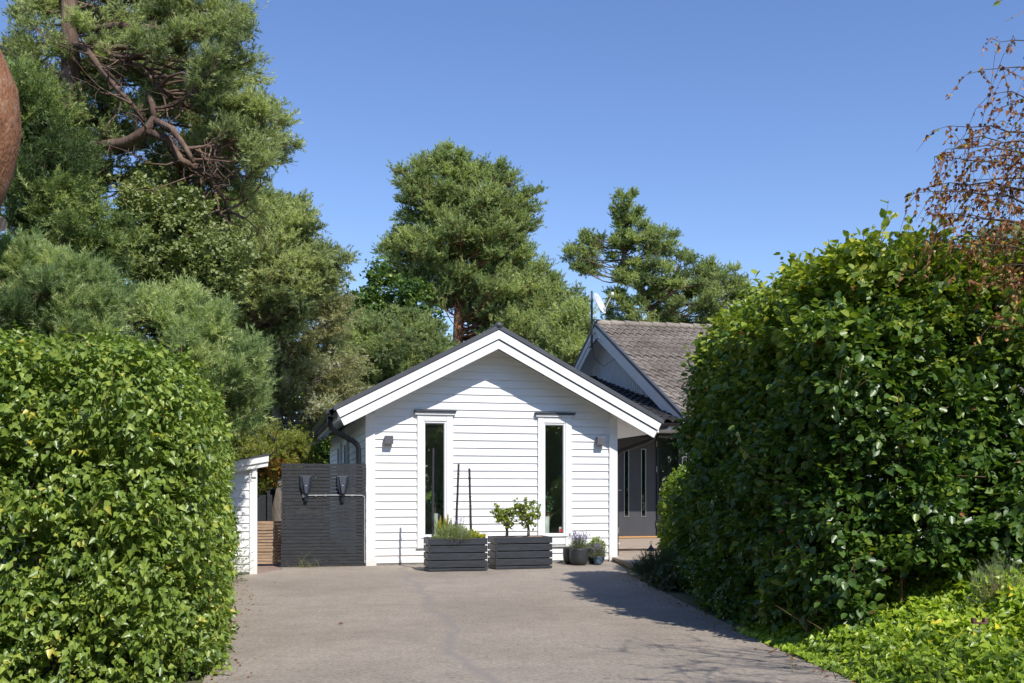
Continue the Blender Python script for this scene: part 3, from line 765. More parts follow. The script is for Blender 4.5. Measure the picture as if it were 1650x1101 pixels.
for a, c in slits:
    b = MB(); b.box(a, a + .012, DY - .012, DY + .03, z0, z1); b.box(c - .012, c, DY - .012, DY + .03, z0, z1); b.box(a + .0125, c - .0125, DY - .012, DY + .03, z0, z0 + .014); b.box(a + .0125, c - .0125, DY - .012, DY + .03, z1 - .014, z1)
    b.build('pane_trim', M['steel'], door)
    b = MB(); b.box(a + .0125, c - .0125, DY + .01, DY + .016, z0 + .015, z1 - .015); b.build('pane', M['glass'], door)
b = MB(); b.tube([(3.45, DY, 1.18), (3.45, DY - .05, 1.18), (3.58, DY - .05, 1.18)], .011, 8); b.build('handle', M['steel'], door)
for z in (.48, 1.62, 2.15): b = MB(); b.tube([(4.372, DY - .038, z - .06), (4.372, DY - .038, z + .06)], .009, 8); b.build('hinge', M['steel'], door)
b = MB(); b.box(3.41, 4.37, DY - .06, DY + .049, .184, .213); b.build('threshold', M['threshold'], house)
b = MB(); b.box(4.427, 4.858, DY + .02, DY + .026, .241, 2.329); b.build('sidelight_pane', M['glass'], house)
b = MB(); b.box(3.45, 4.9, DY + .110, DY + .118, .18, 2.37); b.build('hall_backdrop', M['black'], house)  # black sheet standing in for the unlit hall behind the glass
# satellite dish on mast
dp = L2W(HX - .10, AY, 0); t = thing('satellite_dish', 'pale grey satellite dish on a mast at the peak of the house gable', 'satellite dish', (dp.x, dp.y, 4.75), YAW)
b = MB(); b.tube([(0, 0, .0), (0, 0, 1.42)], .028, 10); b.build('mast', M['cap'], t, smooth=True)
b = MB(); b.tube([(0, -.55, .18), (0, .2, .02)], .016, 6); b.tube([(0, 0, .75), (.12, 0, .6)], .014, 6); b.build('bracket', M['cap'], t)
R = Matrix.Translation((.14, -.10, 1.08)) @ Matrix.Rotation(math.radians(-40), 4, 'Z') @ Matrix.Rotation(math.radians(68), 4, 'Y')
b = MB(); pr = [(.0, .0), (.1, .006), (.2, .026), (.28, .055), (.285, .052), (.2, .018), (.1, -.004), (.0, -.01)]; b.lathe(pr, k=32)
b.build('reflector', M['dish'], t, smooth=True, mtx=R)
e = R @ Vector((-.05, .0, .42)); f0 = R @ Vector((.26, 0, .03))
b = MB(); b.tube([f0, e], .010, 6); b.tube([R @ Vector((.1, .2, .02)), e], .005, 5); b.build('feed_arm', M['dish'], t)
b = MB(); b.lathe([(0, -.03), (.035, -.03), (.04, 0), (.035, .06), (0, .07)], tuple(e), 12); b.build('receiver', M['dish'], t, smooth=True)
cb = MB(); cb.tube([(0, -.0, .1), (.05, -.05, -.25), (.2, -.3, -.5), (.38, -.7, -.35), (.42, -.9, -.2)], .006, 5); cb.build('cable', M['black'], t)

# ================================================================ DECK
deck = thing('wooden_deck', 'weathered grey wooden entrance deck with a low step beside the garage corner', 'deck', G0, YAW)
b = MB(); y = 1.0
while y < 4.12:
    b.box(2.02, 6.5, y, y + .138, .145, .172); y += .150
b.build('upper_boards', M['deck'], deck)
b = MB(); b.box(2.02, 6.5, 1.035, 1.06, .0, .144); b.build('riser', M['deck'], deck)
b = MB(); y = -1.6
while y < .90:
    xl = 1.72 + .13 * (y + 1.6) if y < 0 else 2.02
    b.box(xl, 5.5, y, y + .138, .045, .078); y += .150
b.build('lower_boards', M['deck'], deck)
b = MB(); b.box(1.71, 5.5, -1.64, -1.61, .0, .07); b.hexa([(1.70, -1.6, 0), (1.73, -1.6, 0), (1.98, -.08, 0), (1.95, -.08, 0), (1.70, -1.6, .07), (1.73, -1.6, .07), (1.98, -.08, .07), (1.95, -.08, .07)]); b.build('edge_board', M['deck'], deck)
# bench-like white stand by the door
t = thing('white_stand', 'small white pedestal bench on the deck beside the garage corner', 'bench', L2W(2.62, 2.0, .173), YAW)
b = MB(); b.box(-.55, .10, -.12, .12, .19, .32); b.build('seat', M['white'], t, bevel=.01)
b = MB(); b.tube([(.02, 0, .19), (.02, 0, .08), (.02, 0, .03)], [.022, .028, .055], 12); b.box(-.11, .13, -.08, .08, 0, .028); b.build('leg', M['white'], t, bevel=.004)
b = MB(); b.tube([(-.45, 0, .19), (-.45, 0, .08), (-.45, 0, .03)], [.022, .028, .055], 12); b.box(-.58, -.34, -.08, .08, 0, .028); b.build('leg', M['white'], t, bevel=.004)
# lantern
lp = at(1049, 890, 16.0); t = thing('lantern', 'small black metal lantern with pitched roof on the deck', 'lantern', (lp.x, lp.y, .079), YAW + .3)
b = MB()
for sx in (-1, 1):
    for sy in (-1, 1): b.tube([(sx * .06, sy * .06, 0), (sx * .06, sy * .06, .16)], .006, 6)
for z in (.004, .08, .155):
    for s_ in (-1, 1): b.tube([(-.06, s_ * .06, z), (.06, s_ * .06, z)], .004, 5); b.tube([(s_ * .06, -.06, z), (s_ * .06, .06, z)], .004, 5)
b.box(-.065, .065, -.065, .065, 0, .012); b.build('frame', M['wcherry'], t)
b = MB(); b.lathe([(.095, .155), (.09, .165), (.05, .20), (.022, .225), (.02, .24), (.0, .245)], k=4, ); b.build('roof', M['wcherry'], t)
b = MB(); b.tube([(0, 0, .24), (.02, 0, .275), (0, 0, .31), (-.02, 0, .275), (0, 0, .242)], .004, 5); b.build('handle', M['wcherry'], t)
b = MB(); b.lathe([(0, .013), (.03, .013), (.03, .09), (0, .09)], k=14); b.build('candle', M['ceramic'], t)

# ================================================================ PLANTERS
def planter(cx, cy, rz, w, d, label, soilm):
    t = thing('planter_box', label, 'planter', (cx, cy, .004), rz, 'slatted planters before the white facade')
    for sgn in (-1, 1):
        b = MB(); z = .0
        for i, h in enumerate((.04, .098, .098, .098, .098)):
            q = random.uniform(-.003, .003)
            y0 = sgn * (d / 2) - .012; b.box(-w / 2 + q, w / 2 + q * .5, y0, y0 + .024, z + .004, z + h); z += h + .011
        b.build('long_side', M['planter'], t, bevel=.003)
        b = MB(); z = .0
        for i, h in enumerate((.04, .098, .098, .098, .098)):
            x0 = sgn * (w / 2 - .013) - .012; b.box(x0, x0 + .024, -d / 2 + .013, d / 2 - .013, z + .006, z + h - .002); z += h + .011
        b.build('end', M['planter'], t, bevel=.003)
    b = MB(); b.box(-w / 2 + .03, w / 2 - .03, -d / 2 + .02, d / 2 - .02, .01, .455)
    b.build('liner', M['black'], t)
    b = MB(); nx, ny = 30, 14
    for j in range(ny + 1):
        for i in range(nx + 1):
            x = -w / 2 + .026 + (w - .052) * i / nx; y = -d / 2 + .015 + (d - .03) * j / ny
            b.v.append((x, y, .458 + .018 * math.sin(x * 9 + y * 5) * math.sin(y * 13 + 1) + random.uniform(-.006, .008)))
    for j in range(ny):
        for i in range(nx): a = j * (nx + 1) + i; b.f.append((a, a + 1, a + nx + 2, a + nx + 1))
    b.build('soil', soilm, t)
    return t
def place(cx0, cy0, cx1, cy1, rz, w, d):   # front corners -> centre
    mx_, my_ = (cx0 + cx1) / 2, (cy0 + cy1) / 2
    return mx_ - math.sin(rz) * d / 2, my_ + math.cos(rz) * d / 2
PLa = .22; PLc = place(-1.2, 14.78, -.37, 14.97, PLa, .87, .46)
PRa = .27; PRc = place(-.24, 15.2, .60, 15.43, PRa, .88, .46)
pl1 = planter(*PLc, PLa, .87, .46, 'left dark slatted planter box holding herbs and three black stakes', M['soil'])
pl2 = planter(*PRc, PRa, .88, .46, 'right dark slatted planter box holding two small bonsai-like trees', M['mulch'])
def onpl(c, a, x, y, z=.46): return Vector((c[0] + x * math.cos(a) - y * math.sin(a), c[1] + x * math.sin(a) + y * math.cos(a), z))
# stakes
def stake(p, top, label):
    p = Vector(p); t = Vector(top) - p
    b = MB(); n = 8; pts = [t * (i / n) + Vector((random.gauss(0, .002), random.gauss(0, .002), 0)) for i in range(n + 1)]
    b.tube(pts, [.019] * 4 + [.017] * 5, 7)
    for i in (2, 4, 5, 7): q = t * (i / n) ; b.tube([q - t * .006, q + t * .006], .0215, 7)
    o = b.build('garden_stake', M['slat'], None, loc=p); tag(o, label, 'stake', 'black stakes in the left planter')
s1 = onpl(PLc, PLa, -.33, .06, .38); stake(s1, at(698, 722, s1.y + .02), 'upright black stake at the left end of the left planter')
s2 = onpl(PLc, PLa, .03, .16, .38); stake(s2, at(739, 748, s2.y + .0), 'black stake leaning right in the middle of the left planter')
s3 = onpl(PLc, PLa, .27, .16, .38); stake(s3, at(756, 755, s3.y + .0), 'black stake leaning left at the right end of the left planter')
# pots
def pot(p, r, h, label, mat, name='plant_pot', soil=True):
    t = thing(name, label, 'plant pot', (p[0], p[1], .004), 0)
    b = MB(); b.lathe([(0, 0), (r * .62, 0), (r * .80, h * .06), (r * .95, h * .25), (r, h * .5), (r * 1.0, h * .92), (r * .98, h), (r * .90, h), (r * .88, h * .85), (0, h * .85)], k=32)
    b.build('body', mat, t, smooth=True)
    b = MB(); b.lathe([(0, h * .89), (r * .5, h * .9), (r * .885, h * .865)], k=20); b.build('soil', M['soil'], t)
PT1 = (1.055, 16.12); PT2 = (1.345, 16.42); PT3 = (1.355, 16.14); PT4 = (.955, 16.40)
pot(PT1, .15, .265, 'round charcoal pot with lavender, frontmost by the garage wall', M['pot'])
pot(PT2, .145, .25, 'charcoal pot with a round variegated bush beside the garage corner', M['pot'])
pot(PT3, .065, .135, 'small blue glazed pot in front of the charcoal pots', M['blueglaze'])
pot(PT4, .14, .26, 'charcoal pot half hidden behind the lavender pot', M['pot'])

# ================================================================ GROUND
def sheet(name, poly, z, mat, kind='structure'):
    b = MB(); b.add([(x, y, z) for x, y in poly], [tuple(range(len(poly)))]); o = b.build(name, mat); o['kind'] = kind; return o
M['earth'] = solid('dry_earth_and_grass', (.10, .10, .045), .95, .4, 1.2, .6, 30)
gz = MB(); S = 1500; gz.add([(-S, -S, -.012), (S, -S, -.012), (S, S, -.012), (-S, S, -.012)], [(0, 1, 2, 3)]); g = gz.build('ground', M['earth']); g['kind'] = 'structure'
# asphalt
m_, nt, out = newmat('old_asphalt'); L = nt.links
bs = N(nt, 'ShaderNodeBsdfPrincipled', Roughness=.9); bs.inputs['Specular IOR Level'].default_value = .3; tc = N(nt, 'ShaderNodeTexCoord')
big = N(nt, 'ShaderNodeTexNoise', Scale=.55, Detail=5., Roughness=.6, Distortion=.6); L.new(tc.outputs['Object'], big.inputs['Vector'])
mid = N(nt, 'ShaderNodeTexNoise', Scale=4.5, Detail=6., Roughness=.7); L.new(tc.outputs['Object'], mid.inputs['Vector'])
fin = N(nt, 'ShaderNodeTexNoise', Scale=30., Detail=7., Roughness=.95); L.new(tc.outputs['Object'], fin.inputs['Vector'])
r1 = ramp(nt, [(.3, (.305, .258, .205)), (.5, (.36, .305, .245)), (.72, (.415, .355, .288))]); L.new(big.outputs['Fac'], r1.inputs[0])
r2 = ramp(nt, [(.25, (.72, .72, .72)), (.55, (1, 1, 1)), (.8, (1.0, 1.0, 1.0))]); L.new(mid.outputs['Fac'], r2.inputs[0])
r3 = ramp(nt, [(.38, (.30, .29, .28)), (.47, (.80, .80, .80)), (.56, (1, 1, 1)), (.64, (1.35, 1.35, 1.35))]); L.new(fin.outputs['Fac'], r3.inputs[0])
m1 = N(nt, 'ShaderNodeMix', data_type='RGBA', blend_type='MULTIPLY'); m1.inputs[0].default_value = .8; L.new(r1.outputs[0], m1.inputs[6]); L.new(r2.outputs[0], m1.inputs[7])
m2 = N(nt, 'ShaderNodeMix', data_type='RGBA', blend_type='MULTIPLY'); m2.inputs[0].default_value = 1.; L.new(m1.outputs[2], m2.inputs[6]); L.new(r3.outputs[0], m2.inputs[7])
# worn darker seam winding from the wall towards the street
sep = N(nt, 'ShaderNodeSeparateXYZ'); L.new(tc.outputs['Object'], sep.inputs[0])
wn = N(nt, 'ShaderNodeTexNoise', Scale=.9, Detail=3.); L.new(tc.outputs['Object'], wn.inputs['Vector'])
def mth(op, a, b_=None, c=None):
    n = N(nt, 'ShaderNodeMath', operation=op)
    for i, q in enumerate((a, b_, c)):
        if q is None: continue
        if isinstance(q, (int, float)): n.inputs[i].default_value = q
        else: L.new(q, n.inputs[i])
    return n.outputs[0]
ln = mth('ADD', sep.outputs['X'], mth('MULTIPLY_ADD', sep.outputs['Y'], .155, -.80))
ln = mth('ADD', ln, mth('MULTIPLY', mth('SUBTRACT', wn.outputs['Fac'], .5), .55))
seam = mth('SUBTRACT', 1.0, mth('MULTIPLY', mth('ABSOLUTE', ln), 13.)); seam = mth('MAXIMUM', seam, 0.)
seam = mth('MULTIPLY', seam, .8)
m3 = N(nt, 'ShaderNodeMix', data_type='RGBA'); L.new(seam, m3.inputs[0]); L.new(m2.outputs[2], m3.inputs[6]); m3.inputs[7].default_value = (.24, .21, .19, 1)
# pale sandy patches
pt = N(nt, 'ShaderNodeTexNoise', Scale=1.3, Detail=7., Roughness=.75, Distortion=1.2); L.new(tc.outputs['Object'], pt.inputs['Vector'])
rp = ramp(nt, [(.60, (0, 0, 0)), (.78, (.35, .35, .35))]); L.new(pt.outputs['Fac'], rp.inputs[0])
m4 = N(nt, 'ShaderNodeMix', data_type='RGBA'); L.new(rp.outputs[0], m4.inputs[0]); L.new(m3.outputs[2], m4.inputs[6]); m4.inputs[7].default_value = (.52, .46, .40, 1)
L.new(m4.outputs[2], bs.inputs['Base Color'])
bp = N(nt, 'ShaderNodeBump', Strength=.7, Distance=.006); L.new(fin.outputs['Fac'], bp.inputs['Height']); L.new(bp.outputs[0], bs.inputs['Normal']); L.new(bs.outputs[0], out.inputs[0])
M['asphalt'] = m_
wl = [tuple(L2W(x, -.002).xy) for x in (-3.45, -2.1, 0, 1.95)]
EDGE_R = [(1.70, 15.3), (1.62, 14.4), (1.72, 12.5), (1.84, 10.2), (1.97, 8.3), (2.08, 7.2), (2.18, 6.26), (2.45, 4.0), (2.6, -6)]
EDGE_L = [(-1.4, -6), (-1.6, 4), (-1.90, 6.3), (-2.6, 9.0), (-3.3, 12.2), (-3.95, 13.9), (-3.62, 14.46), (-3.42, 15.3)]
sheet('driveway', EDGE_L + wl + EDGE_R, -.004 + .004, M['asphalt'])
M['gravel'] = solid('reddish_gravel', (.30, .21, .16), .95, .4, 40, 1., 60)
sheet('gravel_path', [(-3.63, 14.47), (-3.43, 15.32), (-3.3, 17.2), (-5.2, 16.9), (-4.6, 15.2), (-3.7, 14.6)], -.004, M['gravel'])
# ================================================================ VEGETATION MATERIALS
LM = {}
LM['birch'] = leafmat('birch_leaf', [(0, (.055, .105, .016)), (.5, (.125, .20, .030)), (.88, (.21, .285, .045)), (1, (.34, .33, .05))], .35, .38, spec=.6, gain=(1.85, 1.62, 1.8))
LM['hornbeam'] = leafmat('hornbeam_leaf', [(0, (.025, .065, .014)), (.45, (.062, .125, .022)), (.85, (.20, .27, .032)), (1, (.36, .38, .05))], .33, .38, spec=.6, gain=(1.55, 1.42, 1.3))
LM['bright'] = leafmat('bright_hedge_leaf', [(0, (.06, .12, .015)), (1, (.22, .30, .03))], .4, .4, gain=(1.5, 1.4, 1.2))
LM['ivy'] = leafmat('ivy_leaf', [(0, (.07, .135, .02)), (.6, (.20, .30, .035)), (.93, (.33, .39, .05)), (1, (.5, .38, .03))], .35, .38, gain=(1.75, 1.6, 1.2))
LM['pine'] = leafmat('pine_needle', [(0, (.045, .070, .022)), (.5, (.135, .18, .052)), (1, (.25, .30, .085))], .4, .5, gain=(2.25, 2.0, 3.0))
LM['pine_far'] = leafmat('distant_pine_needle', [(0, (.055, .088, .024)), (.5, (.135, .185, .048)), (1, (.235, .29, .07))], .4, .5, gain=(2.25, 2.0, 3.0))
LM['blue'] = leafmat('blue_pine_needle', [(0, (.045, .085, .045)), (.5, (.13, .195, .105)), (1, (.27, .34, .20))], .4, .5, gain=(2.65, 2.25, 1.75))
LM['shadepine'] = leafmat('shaded_pine_needle', [(0, (.018, .036, .016)), (.6, (.05, .085, .036)), (1, (.13, .18, .08))], .35, .5, gain=(3.2, 2.7, 1.9))  # darker needles: the shade this pine stands in is part of the colour
LM['olive'] = leafmat('olive_tree_leaf', [(0, (.10, .15, .04)), (1, (.28, .34, .11))], .35, .45, gain=(1.3, 1.2, 1.5))
LM['decid'] = leafmat('dark_tree_leaf', [(0, (.028, .075, .014)), (.6, (.07, .16, .025)), (1, (.17, .27, .045))], .35, .4, gain=(1.8, 1.35, 1.5))
LM['larch'] = leafmat('dry_spruce_needle', [(0, (.08, .095, .035)), (.5, (.19, .19, .08)), (.85, (.29, .28, .15)), (1, (.33, .36, .28))], .4, .5, gain=(1.9, 1.85, 1.9))
LM['yellowgreen'] = leafmat('yellow_green_leaf', [(0, (.10, .13, .025)), (.85, (.28, .30, .06)), (1, (.38, .14, .04))], .35, .45, gain=(1.4, 1.4, 1.3))
LM['brown'] = leafmat('dry_birch_leaf', [(0, (.17, .055, .022)), (.6, (.38, .15, .055)), (.88, (.58, .30, .11)), (.94, (.60, .46, .06)), (1, (.18, .28, .04))], .4, .5)
LM['lav'] = leafmat('lavender_leaf', [(0, (.10, .13, .06)), (1, (.26, .30, .15))], .3, .5)
LM['lavflower'] = leafmat('lavender_flower', [(0, (.12, .08, .25)), (1, (.28, .22, .45))], .3, .5)
LM['grass'] = leafmat('grass_blade', [(0, (.10, .13, .03)), (1, (.32, .30, .12))], .3, .5)
LM['dark'] = leafmat('dark_lavender_leaf', [(0, (.03, .05, .02)), (1, (.09, .13, .05))], .25, .5)
LM['thuja'] = leafmat('conifer_spray', [(0, (.10, .14, .04)), (1, (.22, .26, .09))], .3, .5)
BK = {}
BK['pine'] = barkmat('pine_bark', (.05, .034, .026), (.13, .078, .055), (.25, .18, .135))
BK['orange'] = barkmat('orange_pine_bark', (.10, .042, .02), (.25, .105, .045), (.32, .21, .14), 13, (1, 1, .5))
BK['grey'] = barkmat('grey_bark', (.07, .06, .05), (.17, .145, .12), (.27, .24, .21))
BK['dark'] = barkmat('dark_bark', (.03, .022, .018), (.08, .055, .042), (.15, .11, .08))
BK['twig'] = solid('reddish_twig', (.17, .09, .05), .7, .3, 20)

# ================================================================ HEDGES
def hedge(name, label, poly, htop, n, per, L, size, kind, mat, loc, ntw=500, r=.4, batter=.05, amp=.06, seed=1, depth=.32, cat='hedge', keep=None, core=True, clump=0., cf=9., **kw):
    t = thing(name, label, cat, loc)
    o = Vector(loc)
    P, Nn = hedge_points(n, poly, htop, r, batter, amp, seed, depth, keep=keep, clump=clump, cf=cf)
    zt = kw.pop('ztone', None)
    if zt: kw['tone'] = np.clip(.36 + zt[2] * np.clip((P[:, 2] - zt[0]) / (zt[1] - zt[0]), 0, 1) ** 1.5 + RNG.normal(size=len(P)) * .12, 0, 1)   # lighter top: young growth, with the sunlight on it painted into the tone
    (V, FA, T), D, B = sprays(P - np.array(o), Nn, per, L, size, kind, **kw)
    fast_mesh('foliage', V, FA, T, mat, t, 4)
    mb = MB(); idx = RNG.choice(len(P), min(ntw, len(P)), replace=False)
    twigs(mb, (P - np.array(o))[idx], D[idx], L * 1.5, .0028)
    c = np.mean(np.array(poly), 0)
    for _ in range(max(6, ntw // 12)):            # inner stems
        q = P[RNG.integers(len(P))]; nn_ = np.array([q[0] * .88 + c[0] * .12, q[1] * .88 + c[1] * .12])
        g0 = (nn_[0] + random.gauss(0, .1) - o.x, nn_[1] + random.gauss(0, .1) - o.y, 0)
        mb.tube([g0, ((g0[0] + q[0] - o.x) / 2, (g0[1] + q[1] - o.y) / 2, q[2] * .5), (q[0] * .97 + c[0] * .03 - o.x, q[1] * .97 + c[1] * .03 - o.y, q[2])], [.014, .009, .004], 5, cap=False)
    mb.build('stems', BK['twig'], t)
    return t
HL = [(-5.0, 6.2), (-3.2, 5.9), (-2.12, 5.98), (-1.88, 6.45), (-2.3, 8.2), (-3.05, 10.8), (-3.5, 12.6), (-3.8, 13.3), (-4.5, 13.2), (-4.3, 10.5), (-3.9, 8.6), (-5.0, 8.2)]
hedge('birch_hedge', 'clipped light green birch hedge filling the left foreground', HL, lambda P: 2.15 + .01 * (P[:, 1] - 7), 38000, 6, .15, .056, 'birch', LM['birch'], (-3.0, 8, 0), 700, r=.42, batter=.07, amp=.085, seed=3,
      depth=.52, up=.1, droop=.6, lay=.35, fold=.35, curl=.25, jit=.5, clump=.8, cf=9.)
HR = [(2.14, 8.0), (2.02, 9.5), (1.99, 11.0), (2.07, 12.4), (2.6, 12.9), (3.6, 12.0), (5.2, 10.2), (6.4, 8.8), (6.2, 7.9), (4.4, 7.55), (3.0, 7.3), (2.35, 7.4)]
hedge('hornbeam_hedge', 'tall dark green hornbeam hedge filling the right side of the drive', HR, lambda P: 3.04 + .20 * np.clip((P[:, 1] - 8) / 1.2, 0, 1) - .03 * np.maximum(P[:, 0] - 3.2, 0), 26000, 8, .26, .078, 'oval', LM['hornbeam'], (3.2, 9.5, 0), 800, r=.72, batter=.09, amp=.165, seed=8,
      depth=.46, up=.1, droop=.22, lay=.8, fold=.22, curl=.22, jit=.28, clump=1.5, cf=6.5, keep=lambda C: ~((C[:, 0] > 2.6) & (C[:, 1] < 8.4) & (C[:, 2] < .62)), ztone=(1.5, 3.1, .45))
# loose shoots standing above the hornbeam hedge
def shoots_on(name, label, pts, mat, seed, size=.065, group=None):
    for (p0, p1, n) in pts:
        p0 = Vector(p0); t = thing(name, label, 'shoot', p0)
# (long shoots are part of the hedge object itself)
hh = bpy.data.objects['hornbeam_hedge']; ho = np.array(hh.location); parts = []; mb = MB()
for (px, py, tx, ty, Y, n) in ((1425, 415, 1432, 322, 8.3, 10), (1440, 420, 1520, 345, 8.3, 16), (1475, 420, 1535, 372, 8.1, 14), (1380, 415, 1388, 372, 8.5, 7), (1330, 425, 1335, 385, 8.8, 6), (1300, 440, 1275, 410, 9, 8),
                               (1240, 455, 1215, 440, 9.6, 6), (1500, 430, 1495, 392, 8, 8), (1355, 420, 1350, 388, 8.6, 6), (1560, 450, 1572, 415, 8, 8), (1460, 410, 1470, 350, 8.2, 8), (1400, 410, 1440, 350, 8.3, 10)):
    a, c = at(px, py + 30, Y), at(tx, ty, Y + random.uniform(-.2, .2)); cp = curve_pts(a, c, 5, wob=.05)
    mb.tube([p - Vector(ho) for p in cp], [.006, .005, .004, .003, .0025, .0015], 4)
    for i in range(n):
        s_ = .3 + .7 * (i + .5) / n; k = min(int(s_ * 5), 4); p = cp[k].lerp(cp[k + 1], s_ * 5 - k); d_ = (cp[5] - cp[0]).normalized()
        parts.append((np.array(p) - ho, np.array(d_)))
mb.build('long_shoots', BK['twig'], hh)
Pp = np.array([p for p, _ in parts]); Dp = np.array([d_ for _, d_ in parts]); nP = len(Pp)
V, FA, T = leaf_geo(Pp, Dp * .5 + RNG.normal(size=(nP, 3)) * .7, np.array([0, -.3, 1]) + RNG.normal(size=(nP, 3)) * .5, .06 + .035 * RNG.random(nP), 'oval', tone=.6 + .4 * RNG.random(nP))
fast_mesh('shoot_leaves', V, FA, T, LM['hornbeam'], hh)
Pd, Nd = hedge_points(150, HR, lambda P: 3.04 + .20 * np.clip((P[:, 1] - 8) / 1.2, 0, 1), .72, .09, .165, 8, .05)
V, FA, T = leaf_geo(Pd - ho, Nd + RNG.normal(size=Pd.shape) * .8 + np.array([0, 0, -.6]), Nd + RNG.normal(size=Pd.shape) * .4, .04 + .03 * RNG.random(len(Pd)), 'oval', .5, .4, tone=RNG.random(len(Pd)) * .8)
fast_mesh('dead_leaves', V, FA, T, LM['brown'], hh)
HB = [(2.10, 14.1), (2.35, 13.7), (2.9, 13.8), (3.3, 14.6), (3.0, 15.3), (2.35, 15.2), (2.17, 14.8)]
hedge('leafy_bush', 'sunlit yellow green bush between the front door and the tall hornbeam hedge', HB, 1.52, 2600, 6, .14, .06, 'oval', LM['bright'], (2.5, 14.5, 0), 120, r=.45, batter=.05, amp=.07, seed=21, depth=.3, up=.4, droop=.3, lay=.5, cat='bush')

# ================================================================ LOW PLANTS
def mound(name, label, c, rx, ry, h, n, mat, kind='needle', nlen=.05, slen=.12, nn=16, w=.004, cat='shrub', tone=.5, upb=.8, size=.05, per=5, z0=0., group=None):
    t = thing(name, label, cat, (c[0], c[1], z0), 0, group)
    P = RNG.normal(size=(n, 3)); P[:, 2] = abs(P[:, 2]); P = nrm(P) * (RNG.random((n, 1)) ** .35); Nn = nrm(P.copy())
    lf = 1 + .18 * lump(P, 3.5, int(abs(c[0]) * 100))
    P = P * np.array([rx, ry, h]) * lf[:, None]
    mb = MB()
    for q in P[:: max(1, n // 60)]: mb.tube([(q[0] * .15, q[1] * .15, -.01), (q[0] * .6, q[1] * .6, q[2] * .5), tuple(q)], [.005, .003, .002], 4, cap=False)
    mb.build('stems', BK['twig'], t)
    if kind == 'needle':
        V, FA, T = needle_geo(P, Nn + np.array([0, 0, upb]) + RNG.normal(size=(n, 3)) * .35, np.full(n, slen), np.full(n, nlen), nn, w, np.clip(tone + RNG.normal(size=n) * .2, 0, 1), spread=.6); k = 3
    else:
        (V, FA, T), _, _ = sprays(P, Nn, per, slen, size, kind, up=.6, droop=0, lay=.5, tone=np.clip(tone + RNG.normal(size=n) * .2, 0, 1)); k = 4
    fast_mesh('foliage', V, FA, T, mat, t, k)
    return t
def flowers(t, pts, mat, n=12, s=.012):
    pts = np.array(pts); P = np.repeat(pts, n, 0) + RNG.normal(size=(len(pts) * n, 3)) * np.array([.006, .006, .022])
    m = len(P); V, FA, T = leaf_geo(P, RNG.normal(size=(m, 3)), RNG.normal(size=(m, 3)), s * (.7 + .6 * RNG.random(m)), 'round'); fast_mesh('flowers', V, FA, T, mat, t)
def flower_stalks(t, c, spread, h0, h1, n, mat, name='flower_stalks'):
    mb = MB(); tops = []
    for _ in range(n):
        a = random.random() * 2 * PI; r = random.random() ** .5
        b0 = Vector((math.cos(a) * r * spread * .3 + c[0], math.sin(a) * r * spread * .3 + c[1], c[2])); tp = Vector((c[0] + math.cos(a) * r * spread, c[1] + math.sin(a) * r * spread, c[2] + random.uniform(h0, h1)))
        mb.tube([b0, b0.lerp(tp, .5) + Vector((0, 0, .02)), tp], .0016, 3, cap=False); tops.append(tp)
    mb.build(name, LM['lav'], t); flowers(t, tops, mat)
mound('dark_shrub', 'low dark lavender shrub at the deck corner in the hedge shade', (2.12, 13.75), .44, .5, .27, 1500, LM['dark'], nlen=.05, slen=.16, nn=12, w=.005)
mound('low_shrub', 'low dark leafy plant at the foot of the tall hornbeam hedge, nearer the deck', (2.03, 12.5), .35, .7, .25, 500, LM['dark'], 'oval', size=.06, slen=.15)
mound('low_shrub', 'low dark leafy plant at the foot of the tall hornbeam hedge, nearer the ivy', (2.12, 9.8), .25, 1.3, .22, 700, LM['hornbeam'], 'oval', size=.05, slen=.14, tone=.3)
# planter contents
def pp(c, a, x, y, z=.455): v = onpl(c, a, x, y, z); return v
def yellow_upright(p, h, label, mat, n=38, nlen=.032, seed=0):
    t = thing('upright_shrub', label, 'shrub', p); SP, SD, SL = [], [], []; mb = MB()
    for _ in range(n):
        d = Vector((random.gauss(0, .22), random.gauss(0, .22), 1)).normalized(); L_ = h * random.uniform(.5, 1.05)
        b0 = Vector((random.gauss(0, .03), random.gauss(0, .03), 0)); mb.tube([b0, b0 + d * L_], [.003, .0015], 4, cap=False)
        for q in range(5): SP.append(b0 + d * L_ * (.15 + .17 * q)); SD.append(d); SL.append(L_ * .22)
    mb.build('stems', BK['twig'], t); V, FA, T = needle_geo(np.array(SP), np.array(SD), np.array(SL), np.full(len(SP), nlen), 26, .006, RNG.random(len(SP)) * .8 + .2, spread=.5)
    fast_mesh('foliage', V, FA, T, mat, t, 3)
LM['gold'] = leafmat('golden_conifer_needle', [(0, (.18, .25, .03)), (.8, (.45, .50, .05)), (1, (.60, .35, .07))], .3, .5)
yellow_upright(pp(PLc, PLa, -.20, .04), .33, 'golden green upright shrub beside the leftmost stake in the planter', LM['gold'])
yellow_upright(pp(PLc, PLa, -.03, .10), .27, 'dark green upright rosemary shrub by the middle stake in the planter', leafmat('rosemary_leaf', [(0, (.05, .08, .03)), (1, (.18, .22, .09))], .25), 16, .024)
t = mound('thyme_cushion', 'soft grey green herb cushion spilling over the left planter rim', (*pp(PLc, PLa, -.05, -.11).xy,), .30, .17, .19, 1100, leafmat('thyme_leaf', [(0, (.12, .16, .05)), (1, (.42, .48, .20))], .35), nlen=.02, slen=.07, nn=16, w=.004, tone=.6, z0=.44)
flower_stalks(t, (.1, .1, .1), .1, .12, .24, 14, LM['lavflower'])
LM['lime'] = leafmat('lime_leaf', [(0, (.30, .38, .03)), (1, (.55, .50, .06))], .4)
